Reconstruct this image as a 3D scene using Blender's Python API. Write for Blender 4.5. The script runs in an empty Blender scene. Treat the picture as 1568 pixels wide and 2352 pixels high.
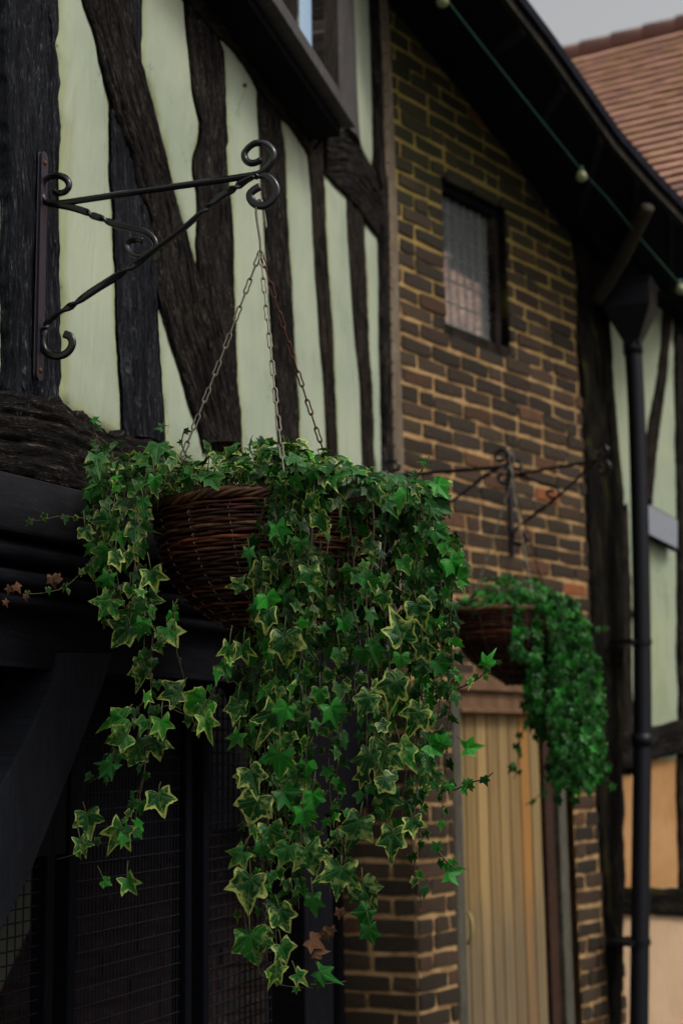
import bpy, bmesh, math, random
import numpy as np
from mathutils import Vector, Matrix, noise
R = math.radians
random.seed(7)
rng = np.random.default_rng(7)
sc = bpy.context.scene
col = sc.collection

# ------------------------------------------------------------------ camera
FPX = 3267.0            # focal length in units of a 1568 x 2352 picture
TILT = R(9.7)
ROLL = 0.015
EYE = Vector((0, 0, 1.9))
Fv = Vector((0, math.cos(TILT), math.sin(TILT)))
r0 = Vector((1, 0, 0)); u0 = Vector((0, -math.sin(TILT), math.cos(TILT)))
Rv = r0 * math.cos(ROLL) - u0 * math.sin(ROLL)
Uv = r0 * math.sin(ROLL) + u0 * math.cos(ROLL)
cd = bpy.data.cameras.new("camera")
cam = bpy.data.objects.new("camera", cd); col.objects.link(cam)
M = Matrix((Rv, Uv, -Fv)).transposed().to_4x4(); M.translation = EYE
cam.matrix_world = M
cd.sensor_fit = 'HORIZONTAL'; cd.sensor_width = 24.0
cd.lens = 24.0 * FPX / 1568.0
cd.clip_start = 0.05; cd.clip_end = 500
cd.dof.use_dof = True
cd.dof.focus_distance = 2.62
cd.dof.aperture_fstop = 3.6
sc.camera = cam

# ------------------------------------------------------------------ light
SUN_EL, SUN_AZ = R(52), R(118)      # azimuth clockwise from +Y (towards +X)
w = bpy.data.worlds.new("World"); sc.world = w; w.use_nodes = True
nt = w.node_tree; nt.nodes.clear()
sky = nt.nodes.new("ShaderNodeTexSky"); sky.sky_type = 'NISHITA'; sky.sun_disc = False
sky.sun_elevation = SUN_EL; sky.sun_rotation = SUN_AZ
sky.air_density = 1.6; sky.dust_density = 5.0
hs = nt.nodes.new("ShaderNodeHueSaturation"); hs.inputs['Saturation'].default_value = 0.1
bg = nt.nodes.new("ShaderNodeBackground"); bg.inputs[1].default_value = 0.132
wo = nt.nodes.new("ShaderNodeOutputWorld")
nt.links.new(sky.outputs[0], hs.inputs['Color']); nt.links.new(hs.outputs[0], bg.inputs[0]); nt.links.new(bg.outputs[0], wo.inputs[0])
sl = bpy.data.lights.new("sun", 'SUN'); sl.energy = 1.35; sl.angle = R(14); sl.color = (1.0, .97, .9)
so = bpy.data.objects.new("sun", sl); col.objects.link(so)
sd = Vector((math.sin(SUN_AZ) * math.cos(SUN_EL), math.cos(SUN_AZ) * math.cos(SUN_EL), math.sin(SUN_EL)))
so.rotation_euler = sd.to_track_quat('Z', 'Y').to_euler()
sc.view_settings.view_transform = 'Standard'; sc.view_settings.look = 'None'
sc.view_settings.exposure = 0.0; sc.view_settings.gamma = 1.0

# ------------------------------------------------------------------ helpers
def ray(px, py):
    return (Fv * FPX + Rv * (px - 784) + Uv * (1176 - py))
def atd(px, py, d):
    """world point seen at a picture place whose distance ahead of the camera (along +Y) is d"""
    v = ray(px, py); return EYE + v * (d / v.y)
class Plane:
    def __init__(s, p, ang):
        s.p = Vector((p[0], p[1], 0)); a = R(ang)
        s.t = Vector((math.sin(a), math.cos(a), 0)); s.n = Vector((math.cos(a), -math.sin(a), 0))
    def off(s, o):
        q = Plane.__new__(Plane); q.p = s.p + s.n * o; q.t = s.t; q.n = s.n; return q
    def hit(s, px, py):
        v = ray(px, py); k = (s.p - EYE).dot(s.n) / v.dot(s.n); return EYE + v * k
    def sz(s, px, py):
        h = s.hit(px, py) - s.p; return h.dot(s.t), h.z
    def at(s, a, z, o=0.0):
        return s.p + s.t * a + s.n * o + Vector((0, 0, z))
TP = Plane((.18, 5.60), 15.96)      # timber framed wall
BP = Plane((.268, 5.70), 39.0)      # brick wall with the door
LP = Plane((.285, 5.66), -62.0)     # face of the corner pier turned to the camera
GP = Plane((-.60, 2.69), 28.0)      # dark dressed beams under the jetty
RP = Plane((1.42, 7.22), 47.0)      # rendered house beyond
LP.n = -LP.n
def tag(o, label=None, cat=None, group=None, kind=None):
    if label: o['label'] = label
    if cat: o['category'] = cat
    if group: o['group'] = group
    if kind: o['kind'] = kind
    return o
def empty(name, loc, label, cat, group=None):
    o = bpy.data.objects.new(name, None); col.objects.link(o); o.location = loc
    o.empty_display_size = .1
    return tag(o, label, cat, group)
def link(name, me, mat, parent=None, smooth=True):
    o = bpy.data.objects.new(name, me); col.objects.link(o)
    if mat: me.materials.append(mat)
    if smooth: me.polygons.foreach_set('use_smooth', [True] * len(me.polygons))
    if parent:
        o.parent = parent
        o.matrix_parent_inverse = Matrix.Translation(-root_loc(parent))
    return o
def root_loc(p):
    return Vector(p.location) if p.parent is None else Vector((0, 0, 0))
def group_part(name, parent):
    """a part that is itself made of sub-parts"""
    o = bpy.data.objects.new(name, None); col.objects.link(o); o.parent = parent; o.empty_display_size = .1
    o.matrix_parent_inverse = Matrix.Translation(-root_loc(parent)); return o
def mesh(name, v, f, mat=None, parent=None, smooth=True, uv=None, attrs=None):
    me = bpy.data.meshes.new(name)
    me.from_pydata([tuple(a) for a in v], [], [tuple(a) for a in f]); 
    if uv is not None:
        ul = me.uv_layers.new(name='UVMap'); idx = np.zeros(len(me.loops), dtype=np.int64)
        me.loops.foreach_get('vertex_index', idx)
        ul.data.foreach_set('uv', np.asarray(uv, dtype=np.float32)[idx].ravel())
    if attrs:
        for k, a in attrs.items():
            a = np.asarray(a, dtype=np.float32)
            if a.ndim == 1:
                at = me.attributes.new(k, 'FLOAT', 'POINT'); at.data.foreach_set('value', a)
            else:
                at = me.attributes.new(k, 'FLOAT_COLOR', 'POINT')
                if a.shape[1] == 3: a = np.hstack([a, np.ones((len(a), 1), dtype=np.float32)])
                at.data.foreach_set('color', a.ravel())
    me.update()
    return link(name, me, mat, parent, smooth)
class MB:
    def __init__(s): s.v = []; s.f = []; s.c = []
    def add(s, v, f, c=None):
        b = len(s.v); s.v += [Vector(a) for a in v]; s.f += [tuple(b + i for i in q) for q in f]
        s.c += [c if c is not None else (1, 1, 1)] * len(v)
    def box(s, o, ax, ay, az, c=None):
        """box from corner o with edge vectors"""
        o = Vector(o)
        v = [o, o + ax, o + ax + ay, o + ay, o + az, o + ax + az, o + ax + ay + az, o + ay + az]
        f = [(0, 3, 2, 1), (4, 5, 6, 7), (0, 1, 5, 4), (1, 2, 6, 5), (2, 3, 7, 6), (3, 0, 4, 7)]
        if ax.cross(ay).dot(az) < 0: f = [q[::-1] for q in f]
        s.add(v, f, c)
    def tube(s, pts, rad, n=8, twist=None, square=False, c=None, closed=False, jit=0, flat=0):
        pts = [Vector(p) for p in pts]; m = len(pts)
        rad = rad if hasattr(rad, '__len__') else [rad] * m
        v = []; ref = None
        for i, p in enumerate(pts):
            a = pts[(i - 1) % m] if (closed or i > 0) else p
            b = pts[(i + 1) % m] if (closed or i < m - 1) else p
            t = (b - a).normalized()
            if ref is None:
                ref = Vector((0, 0, 1)) if abs(t.z) < .9 else Vector((1, 0, 0))
            ref = (ref - t * ref.dot(t)).normalized(); bi = t.cross(ref)
            tw = twist[i] if twist else 0
            for k in range(n):
                an = 2 * math.pi * k / n + tw
                r = rad[i]
                if flat: r *= 1 + flat * math.cos(2 * (an - tw))
                if square:
                    q = (an - tw) % (math.pi / 2) - math.pi / 4
                    r = rad[i] * .93 * min(1 / max(math.cos(q), .01), 1.34)
                if jit: r *= 1 + random.uniform(-jit, jit)
                v.append(p + ref * math.cos(an) * r + bi * math.sin(an) * r)
        f = []
        for i in range(m if closed else m - 1):
            j = (i + 1) % m
            for k in range(n):
                l = (k + 1) % n
                f.append((i * n + k, i * n + l, j * n + l, j * n + k))
        if not closed:
            f.append(tuple(range(n))[::-1]); f.append(tuple((m - 1) * n + k for k in range(n)))
        s.add(v, f, c)
    def build(s, name, mat, parent=None, smooth=False, colattr=False, bevel=0):
        o = mesh(name, s.v, s.f, mat, parent, smooth, attrs={'tint': s.c} if colattr else None)
        if bevel:
            b = o.modifiers.new('bevel', 'BEVEL'); b.width = bevel; b.segments = 2; b.limit_method = 'ANGLE'
        return o
def catmull(pts, n=8):
    P = [Vector(p) for p in pts]; P = [P[0] * 2 - P[1]] + P + [P[-1] * 2 - P[-2]]; out = []
    for i in range(1, len(P) - 2):
        for k in range(n):
            t = k / n
            out.append(.5 * ((2 * P[i]) + (-P[i-1] + P[i+1]) * t + (2 * P[i-1] - 5 * P[i] + 4 * P[i+1] - P[i+2]) * t * t + (-P[i-1] + 3 * P[i] - 3 * P[i+1] + P[i+2]) * t ** 3))
    out.append(P[-2]); return out
def resample(pts, n):
    pts = [Vector(p) for p in pts]; L = [0]
    for a, b in zip(pts, pts[1:]): L.append(L[-1] + (b - a).length)
    out = []; j = 0
    for i in range(n):
        t = L[-1] * i / (n - 1)
        while j < len(L) - 2 and L[j + 1] < t: j += 1
        d = L[j + 1] - L[j]; out.append(pts[j].lerp(pts[j + 1], (t - L[j]) / d if d > 0 else 0))
    return out, L[-1]

# ------------------------------------------------------------------ materials
class NB:
    def __init__(s, name):
        s.m = bpy.data.materials.new(name); s.m.use_nodes = True; s.t = s.m.node_tree
        s.b = s.t.nodes['Principled BSDF']
    def n(s, typ, **k):
        o = s.t.nodes.new(typ)
        for a, v in k.items():
            if a.startswith('i_'): o.inputs[a[2:].replace('_', ' ')].default_value = v
            else: setattr(o, a, v)
        return o
    def l(s, a, b): s.t.links.new(a, b)
    def noise(s, vec, scale, detail=6, rough=.6, dist=0):
        o = s.n('ShaderNodeTexNoise'); o.inputs['Scale'].default_value = scale
        o.inputs['Detail'].default_value = detail; o.inputs['Roughness'].default_value = rough
        o.inputs['Distortion'].default_value = dist
        if vec is not None: s.l(vec, o.inputs['Vector'])
        return o.outputs[0]
    def mapv(s, vec, sc_, loc=(0, 0, 0)):
        o = s.n('ShaderNodeMapping'); o.inputs['Scale'].default_value = sc_; o.inputs['Location'].default_value = loc
        s.l(vec, o.inputs['Vector']); return o.outputs[0]
    def ramp(s, fac, stops):
        o = s.n('ShaderNodeValToRGB'); e = o.color_ramp.elements
        while len(e) < len(stops): e.new(.5)
        for q, (p, c) in zip(e, stops): q.position = p; q.color = (*c, 1) if len(c) == 3 else c
        s.l(fac, o.inputs[0]); return o.outputs[0]
    def mix(s, fac, a, b, mode='MIX'):
        o = s.n('ShaderNodeMix', data_type='RGBA', blend_type=mode)
        for i, x in ((0, fac), (6, a), (7, b)):
            if hasattr(x, 'node'): s.l(x, o.inputs[i])
            elif i == 0: o.inputs[0].default_value = x
            else: o.inputs[i].default_value = (*x, 1)
        return o.outputs[2]
    def math(s, op, a, b=0.0, c=0.0):
        o = s.n('ShaderNodeMath', operation=op)
        for i, x in enumerate((a, b, c)):
            if hasattr(x, 'node'): s.l(x, o.inputs[i])
            else: o.inputs[i].default_value = x
        return o.outputs[0]
    def smooth(s, x, lo, hi):
        o = s.n('ShaderNodeMapRange', interpolation_type='SMOOTHSTEP')
        s.l(x, o.inputs[0]); o.inputs[1].default_value = lo; o.inputs[2].default_value = hi; return o.outputs[0]
    def attr(s, name): 
        o = s.n('ShaderNodeAttribute', attribute_name=name); return o
    def bump(s, h, strength, dist=.01, prev=None):
        o = s.n('ShaderNodeBump'); o.inputs['Strength'].default_value = strength; o.inputs['Distance'].default_value = dist
        s.l(h, o.inputs['Height'])
        if prev is not None: s.l(prev, o.inputs['Normal'])
        return o.outputs[0]
    def out(s, color=None, rough=.7, spec=.5, normal=None, metal=0):
        b = s.b
        if color is not None:
            if hasattr(color, 'node'): s.l(color, b.inputs['Base Color'])
            else: b.inputs['Base Color'].default_value = (*color, 1)
        if hasattr(rough, 'node'): s.l(rough, b.inputs['Roughness'])
        else: b.inputs['Roughness'].default_value = rough
        b.inputs['Specular IOR Level'].default_value = spec; b.inputs['Metallic'].default_value = metal
        if normal is not None: s.l(normal, b.inputs['Normal'])
        return s.m
    @property
    def obj(s): return s.n('ShaderNodeTexCoord').outputs['Object']
    @property
    def uv(s): return s.n('ShaderNodeTexCoord').outputs['UV']

def wood_mat(name, dark, mid, light, gscale=1.0, bump=1.1, rough=.8, spec=.3, moss=None, crack=1.0):
    b = NB(name); uv = b.uv
    wob = b.noise(b.mapv(uv, (3, .9, 1)), 1, 2, .5)
    cx = b.n('ShaderNodeCombineXYZ'); b.l(b.math('MULTIPLY', wob, .03), cx.inputs[0])
    va = b.n('ShaderNodeVectorMath', operation='ADD'); b.l(uv, va.inputs[0]); b.l(cx.outputs[0], va.inputs[1]); uv2 = va.outputs[0]
    g1 = b.noise(b.mapv(uv2, (130 * gscale, 11 * gscale, 1)), 1, 8, .72, .1)
    g2 = b.noise(b.mapv(uv2, (420 * gscale, 60 * gscale, 1), (3, 1, 0)), 1, 6, .75, .1)
    g3 = b.noise(b.mapv(uv, (16, 4, 1), (9, 4, 0)), 1, 5, .6, .3)
    ck = b.noise(b.mapv(uv2, (75 * gscale, 2.6 * gscale, 1), (1, 7, 0)), 1, 4, .55, .1)
    ckl = b.math('SUBTRACT', 1.0, b.smooth(b.math('ABSOLUTE', b.math('SUBTRACT', ck, .5)), .002, .03))
    ckl = b.math('MULTIPLY', ckl, b.smooth(g3, .4, .55))
    gg = b.math('ADD', b.math('MULTIPLY', g1, .5), b.math('MULTIPLY', g2, .5))
    c = b.ramp(gg, [(.43, dark), (.53, mid), (.61, light)])
    c = b.mix(b.smooth(g3, .45, .68), c, b.mix(.6, c, dark))
    if moss:
        m = b.noise(b.mapv(uv, (12, 2.2, 1), (5, 5, 0)), 1, 6, .7, .5)
        c = b.mix(b.smooth(m, .52, .68), c, moss)
    c = b.mix(b.math('MULTIPLY', ckl, .85 * crack), c, tuple(x * .4 for x in dark))
    h = b.math('SUBTRACT', b.math('ADD', gg, b.math('MULTIPLY', g3, .4)), b.math('MULTIPLY', ckl, .8 * crack))
    return b.out(c, rough, spec, b.bump(h, bump, .010))
M_OAK = wood_mat('weathered_oak', (.0035, .003, .0035), (.017, .013, .011), (.17, .135, .10), spec=.12, rough=.9)
M_OAKB = wood_mat('blue_black_oak', (.003, .0035, .006), (.013, .0145, .02), (.115, .12, .135), spec=.15, rough=.85)
M_OAKR = wood_mat('brown_oak', (.007, .005, .0035), (.03, .022, .016), (.12, .09, .065), rough=.9, spec=.12)
M_OAKM = wood_mat('mossy_oak', (.003, .0025, .002), (.011, .0085, .006), (.045, .034, .022), rough=.9, spec=.1, moss=(.06, .055, .012))
M_DARKP = wood_mat('dark_painted_timber', (.004, .004, .0055), (.007, .007, .009), (.012, .012, .014), bump=.15, rough=.85, spec=.04, crack=.3)
M_SILL = wood_mat('grey_painted_sill', (.04, .035, .035), (.07, .062, .062), (.12, .105, .1), bump=.2, crack=.4, rough=.75)
M_SOFF = wood_mat('tarred_boards', (.004, .0045, .009), (.008, .009, .017), (.015, .016, .026), bump=.25, crack=.4, rough=.85, spec=.1)
M_STRIP = wood_mat('pale_weathered_board', (.09, .065, .04), (.2, .15, .1), (.3, .24, .16), bump=.3, crack=.4)

def plaster_mat(name, a, bcol, stain, sc_=1.0):
    b = NB(name); o = b.obj
    n1 = b.noise(o, 2.2 * sc_, 5, .6, .4); n2 = b.noise(b.mapv(o, (9, 9, 1.6)), 1, 6, .65, .3)
    fine = b.noise(o, 140, 4, .7); grit = b.noise(o, 420, 2, .6)
    c = b.mix(b.smooth(n1, .35, .68), a, bcol)
    st = b.attr('stain').outputs['Fac']
    s1 = b.math('ADD', st, b.math('MULTIPLY', b.math('SUBTRACT', n2, .5), 1.7))
    c = b.mix(b.math('MULTIPLY', b.smooth(s1, .3, 1.1), .7), c, stain)
    c = b.mix(b.math('MULTIPLY', b.smooth(n2, .56, .76), .22), c, (.16, .15, .1))
    c = b.mix(b.math('MULTIPLY', b.smooth(b.noise(o, 60, 3, .7), .68, .74), .4), c, (.12, .11, .08))
    runs = b.noise(b.mapv(o, (26, 26, 1.1)), 1, 4, .6, .2)
    c = b.mix(b.math('MULTIPLY', b.smooth(runs, .52, .72), .13), c, tuple(x * .55 for x in a))
    vr_ = b.n('ShaderNodeTexVoronoi', feature='DISTANCE_TO_EDGE'); b.l(b.mapv(o, (5, 5, 3.2)), vr_.inputs['Vector']); vr_.inputs['Scale'].default_value = 1
    wv_ = b.noise(o, 12, 4, .6); vv_ = b.n('ShaderNodeVectorMath', operation='ADD'); b.l(b.mapv(o, (5, 5, 3.2)), vv_.inputs[0]); b.l(wv_, vv_.inputs[1]); b.l(vv_.outputs[0], vr_.inputs['Vector'])
    crk = b.math('MULTIPLY', b.math('SUBTRACT', 1.0, b.smooth(vr_.outputs['Distance'], .0, .012)), b.smooth(n1, .5, .6))
    c = b.mix(b.math('MULTIPLY', crk, .5), c, (.1, .1, .07))
    h = b.math('ADD', b.math('MULTIPLY', fine, .6), b.math('MULTIPLY', grit, .4))
    nn = b.bump(n2, .5, .03); nn = b.bump(h, .3, .003, nn)
    return b.out(c, .85, .25, nn)
M_PLAST = plaster_mat('limewash_plaster', (.40, .435, .315), (.32, .365, .27), (.30, .315, .14))
M_PLAST2 = plaster_mat('far_render', (.38, .41, .27), (.33, .38, .28), (.26, .27, .08))
M_PEACH = plaster_mat('peach_render', (.50, .27, .115), (.40, .2, .075), (.34, .16, .05))
M_PEACH2 = plaster_mat('pale_peach_render', (.56, .38, .235), (.46, .29, .165), (.36, .2, .1))

b = NB('brick_face'); o = b.obj
tint = b.attr('tint').outputs['Color']
n1 = b.noise(o, 34, 6, .7, .4); n2 = b.noise(o, 9, 4, .6)
c = b.mix(b.smooth(n1, .35, .7), tint, b.mix(.45, tint, (.012, .01, .009)))
c = b.mix(b.math('MULTIPLY', b.smooth(n1, .56, .72), .4), c, (.17, .11, .055))
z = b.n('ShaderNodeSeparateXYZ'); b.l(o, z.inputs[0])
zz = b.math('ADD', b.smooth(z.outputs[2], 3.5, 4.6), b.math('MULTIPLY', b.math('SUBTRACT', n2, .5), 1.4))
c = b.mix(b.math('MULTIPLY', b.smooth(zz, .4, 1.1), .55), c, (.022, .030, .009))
M_BRICK = b.out(c, .85, .25, b.bump(b.noise(o, 120, 5, .7), .5, .004))
b = NB('brick_mortar'); o = b.obj
n1 = b.noise(o, 14, 6, .65, .3); n2 = b.noise(o, 5, 4, .6)
c = b.mix(b.smooth(n1, .40, .60), (.50, .31, .14), (.30, .175, .075))
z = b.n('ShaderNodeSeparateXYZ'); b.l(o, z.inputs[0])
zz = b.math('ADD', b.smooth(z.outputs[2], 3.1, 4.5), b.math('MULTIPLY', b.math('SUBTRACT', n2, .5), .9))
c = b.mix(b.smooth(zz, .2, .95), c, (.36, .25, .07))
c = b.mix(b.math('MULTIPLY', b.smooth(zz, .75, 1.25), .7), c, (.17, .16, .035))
M_MORTAR = b.out(c, .92, .15, b.bump(b.noise(o, 160, 5, .75), .8, .006))

def paint(name, colr, rough, spec=.5, bump=.15, sc_=60, metal=0):
    b = NB(name); o = b.obj; n = b.noise(o, sc_, 5, .65)
    c = b.mix(b.math('MULTIPLY', b.smooth(n, .5, .75), .35), colr, tuple(x * .55 + .004 for x in colr))
    return b.out(c, b.math('ADD', b.math('MULTIPLY', n, .25), rough - .1), spec, b.bump(n, bump, .003), metal)
M_IRON = paint('black_gloss_iron', (.003, .003, .0045), .2, .55, .12, 70)
M_PLATE = paint('wall_plate_paint', (.02, .016, .026), .4, .5, .4, 50)
M_WIRE = paint('galvanised_wire', (.17, .155, .115), .42, .5, .2, 200, .7)
M_RUST = paint('rusty_wire', (.10, .035, .02), .6, .4, .3, 200, .3)
M_PIPE = paint('black_pipe_paint', (.004, .0045, .008), .45, .25, .1, 20)
M_GREENC = paint('green_cable', (.012, .075, .05), .5, .5, .1)
M_MESH = paint('coated_mesh_wire', (.006, .006, .010), .7, .12, .1)
M_FRAMEM = paint('dark_metal_frame', (.0025, .003, .005), .8, .05, .1)
M_BULB = paint('yellow_bulb_glass', (.22, .24, .11), .25, .6, .05)
M_SIGN = paint('pale_sign_board', (.26, .27, .30), .6, .3, .1, 20)
M_GROUND = paint('damp_yard_stone', (.05, .048, .045), .7, .4, .6, 3)
M_RIDGE = paint('ridge_tile_clay', (.26, .14, .115), .8, .2, .5, 20)
M_LEAD = paint('lead_came', (.17, .18, .165), .6, .3, .2)
M_SKYREF = paint('sky_reflection_blue', (.36, .50, .66), .5, .4, .1)  # blue of the sky reflected in the window, put into the colour
M_COIR = paint('coir_liner', (.02, .012, .008), .95, .1, 1.0, 80)

b = NB('roof_tile'); tint = b.attr('tint').outputs['Color']; o = b.obj
n1 = b.noise(o, 7, 6, .7)
c = b.mix(b.smooth(n1, .4, .7), tint, b.mix(.12, tint, (.2, .15, .1)))
M_TILE = b.out(c, .85, .2, b.bump(b.noise(o, 30, 5, .7), .5, .01))

b = NB('window_glass'); 
M_GLASS = b.out((.62, .66, .66), .035, 1.0, b.bump(b.noise(b.obj, 7, 3, .5), .06, .01))
M_GLASS.node_tree.nodes['Principled BSDF'].inputs['IOR'].default_value = 1.6
M_GLASS.node_tree.nodes['Principled BSDF'].inputs['Metallic'].default_value = .85
M_GLASS.node_tree.nodes['Principled BSDF'].inputs['Base Color'].default_value = (.78, .80, .80, 1)

b = NB('door_planks'); uv = b.uv
tint = b.attr('tint').outputs['Color']
g = b.noise(b.mapv(uv, (70, 1.6, 1)), 1, 6, .6, .1); g2 = b.noise(b.mapv(uv, (90, 7, 1)), 1, 5, .6, .3)
low = b.n('ShaderNodeSeparateXYZ'); b.l(uv, low.inputs[0])
c = b.mix(b.smooth(g, .35, .68), tint, b.mix(.5, tint, (.06, .045, .03)))
zz = b.math('ADD', b.smooth(low.outputs[1], 1.85, .95), b.math('MULTIPLY', b.math('SUBTRACT', g, .5), 1.3))
c = b.mix(b.math('MULTIPLY', b.smooth(zz, .45, 1.1), .6), c, (.13, .105, .072))
M_DOOR = b.out(c, .8, .25, b.bump(g2, .35, .004))

b = NB('willow_rod'); tint = b.attr('tint').outputs['Color']; o = b.obj
n1 = b.noise(o, 55, 5, .7, .5)
c = b.mix(b.smooth(n1, .35, .7), tint, b.mix(.6, tint, (.012, .006, .004)))
M_WICK = b.out(c, b.math('ADD', b.math('MULTIPLY', n1, .3), .38), .3, b.bump(b.noise(o, 260, 4, .7), .5, .002))
b = NB('pale_thread'); M_THREAD = b.out((.34, .29, .22), .5, .4)

def leaf_mat(name, deep, fresh, cream):
    b = NB(name)
    e = b.attr('edge').outputs['Fac']; vn = b.attr('vein').outputs['Fac']
    L = b.attr('tint'); lc = b.n('ShaderNodeSeparateColor'); b.l(L.outputs['Color'], lc.inputs[0])
    var, young, seed = lc.outputs[0], lc.outputs[1], lc.outputs[2]
    o = b.obj
    n1 = b.noise(o, 75, 4, .6, .6); n2 = b.noise(o, 230, 4, .7, .3)
    g = b.mix(young, deep, fresh)
    gg = b.mix(b.smooth(n1, .42, .62), g, b.mix(.55, g, tuple(min(1, x * 1.7 + .012) for x in deep)))
    ef = b.math('ADD', e, b.math('MULTIPLY', b.math('SUBTRACT', n1, .5), .85))
    mk = b.math('MULTIPLY', b.smooth(b.math('ADD', ef, b.math('MULTIPLY', b.math('SINE', b.math('MULTIPLY', seed, 57.0)), .09)), .85, .95), var)
    c = b.mix(mk, gg, cream)
    patch = b.math('MULTIPLY', b.smooth(b.math('ADD', n1, b.math('MULTIPLY', e, .12)), .58, .68), b.math('MULTIPLY', var, .5))
    c = b.mix(patch, c, b.mix(.5, cream, g))
    c = b.mix(b.math('MULTIPLY', b.smooth(vn, .84, .97), .75), c, b.mix(.35, (.17, .25, .09), g))
    # leaf tone varies naturally; seed also paints shade into the near trailing leaves
    k = b.math('ADD', b.math('MULTIPLY', seed, 1.15), .38)
    c = b.mix(1.0, c, c)
    mul = b.n('ShaderNodeMix', data_type='RGBA', blend_type='MULTIPLY'); mul.inputs[0].default_value = 1
    b.l(c, mul.inputs[6]); kc = b.n('ShaderNodeCombineColor'); 
    for i in range(3): b.l(k, kc.inputs[i])
    b.l(kc.outputs[0], mul.inputs[7]); c = mul.outputs[2]
    h = b.math('ADD', b.math('MULTIPLY', vn, -.5), b.math('MULTIPLY', n2, .35))
    nn = b.bump(h, .45, .0016)
    m = b.out(c, b.math('ADD', b.math('MULTIPLY', n2, .2), .33), .2, nn)
    tr = b.n('ShaderNodeBsdfTranslucent'); tc = b.mix(1.0, c, (.9, 1.0, .35), 'MULTIPLY'); b.l(tc, tr.inputs[0]); b.l(nn, tr.inputs['Normal'])
    mx = b.n('ShaderNodeMixShader'); mx.inputs[0].default_value = .25
    b.l(b.b.outputs[0], mx.inputs[1]); b.l(tr.outputs[0], mx.inputs[2])
    b.l(mx.outputs[0], b.t.nodes['Material Output'].inputs[0])
    return m
M_LEAF = leaf_mat('ivy_leaf', (.005, .044, .007), (.016, .20, .010), (.40, .44, .11))
M_LEAF2 = leaf_mat('far_ivy_leaf', (.005, .060, .007), (.014, .20, .012), (.16, .32, .12))
M_STEM = paint('ivy_stem', (.06, .045, .024), .7, .3, .3, 100)
M_PET = paint('ivy_leaf_stalk', (.06, .075, .02), .6, .3, .1, 100)
M_DEAD = paint('dead_leaf', (.095, .045, .022), .85, .2, .5, 120)
M_SOILM = paint('basket_moss_and_soil', (.035, .017, .01), .95, .1, 1.0, 60)

# ------------------------------------------------------------------ timbers
def timber(name, A, B, plane, prot, mat, parent, rough=.008, wave=.004, nc=None, step=.009, seed=0, deep=.05, edge=.010, straight=False):
    """a beam between two edge polylines (picture places laid on its wall plane); its face stands prot proud"""
    pf = plane.off(prot)
    a = [pf.hit(*p) for p in A]; c_ = [pf.hit(*p) for p in B]
    if plane is BP or plane is RP: step = .02
    L = max((a[-1] - a[0]).length, .1); n = max(8, min(330, int(L / step)))
    a, L = resample(a, n); c_, _ = resample(c_, n)
    def smoothed(P, k=14):
        Q = np.array([list(p) for p in P]); pad = np.vstack([np.repeat(Q[:1], k, 0), Q, np.repeat(Q[-1:], k, 0)])
        ker = np.ones(2 * k + 1) / (2 * k + 1)
        return [Vector(r) for r in np.stack([np.convolve(pad[:, i], ker, 'valid') for i in range(3)], 1)]
    sa, sc2 = smoothed(a), smoothed(c_)
    V = []; UV = []; F = []
    wm = sum((q - p).length for p, q in zip(a, c_)) / n
    nc = int(max(6, min(56, wm / (.0055 if step < .015 else .012))))
    W = nc + 5; N3 = noise.noise
    for i in range(n):
        wd = (sc2[i] - sa[i]); wl = max(wd.length, .001); wn = wd / wl
        e = 0 if straight else edge
        v = L * i / (n - 1)
        sh = e * (N3(Vector((v * 9, seed * 3.1, 0))) + .5 * N3(Vector((v * 33, seed * 3.1, 4))) + .35 * N3(Vector((v * 85, seed * 3.1, 4))))
        sh2 = e * (N3(Vector((v * 8, seed * 3.1, 9))) + .5 * N3(Vector((v * 30, seed * 3.1, 14))) + .35 * N3(Vector((v * 80, seed * 3.1, 4))))
        d0, d1 = a[i] - sa[i] + wn * sh, c_[i] - sc2[i] + wn * sh2
        p0 = sa[i] + d0; p1 = sc2[i] + d1
        row = []
        row.append((p0 - plane.n * (prot + deep), -.05)); row.append((p0 - plane.n * prot * .8, -.02))
        dr = .010 * N3(Vector((v * 1.3, seed, 1)))
        for k in range(nc + 1):
            t = k / nc; u = t * wl
            edgef = min(1, min(t, 1 - t) * wl / .014)
            o = -.009 * (1 - edgef) ** 2
            if not straight:
                ug = u + dr
                o += rough * (.55 * N3(Vector((ug * 60 + seed * 7, v * 5, seed))) + .55 * abs(N3(Vector((ug * 125 + seed, v * 9, seed)))) * -1 + .25 * N3(Vector((ug * 210, v * 40, seed)))) * (.4 + .6 * edgef)
                o += wave * N3(Vector((u * 9 + seed * 5, v * 3.2, seed + 3)))
                g = N3(Vector((ug * 22, v * 1.1, seed + 8))); g2 = N3(Vector((ug * 48, v * 2.3, seed + 18)))
                o -= (.010 * max(0, 1 - abs(g) * 13) + .005 * max(0, 1 - abs(g2) * 9)) * edgef * (1 if rough > .003 else .3)
            pos = sa[i].lerp(sc2[i], t) + d0 * math.exp(-t * wl / .02) + d1 * math.exp(-(1 - t) * wl / .02)
            row.append((pos + plane.n * o, u))
        row.append((p1 - plane.n * prot * .8, wl + .02)); row.append((p1 - plane.n * (prot + deep), wl + .05))
        for p, u in row: V.append(p); UV.append((u + seed * 1.7, v + seed * .37))
    for i in range(n - 1):
        for k in range(W - 1):
            q = i * W + k; F.append((q, q + 1, q + W + 1, q + W))
    F.append(tuple(range(W))); F.append(tuple((n - 1) * W + k for k in range(W))[::-1])
    nrm = (V[1 * W + 5] - V[5]).cross(V[6] - V[5])
    if nrm.dot(plane.n) > 0: F = [q[::-1] for q in F]
    return mesh(name, V, F, mat, parent, True, UV)
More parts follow.
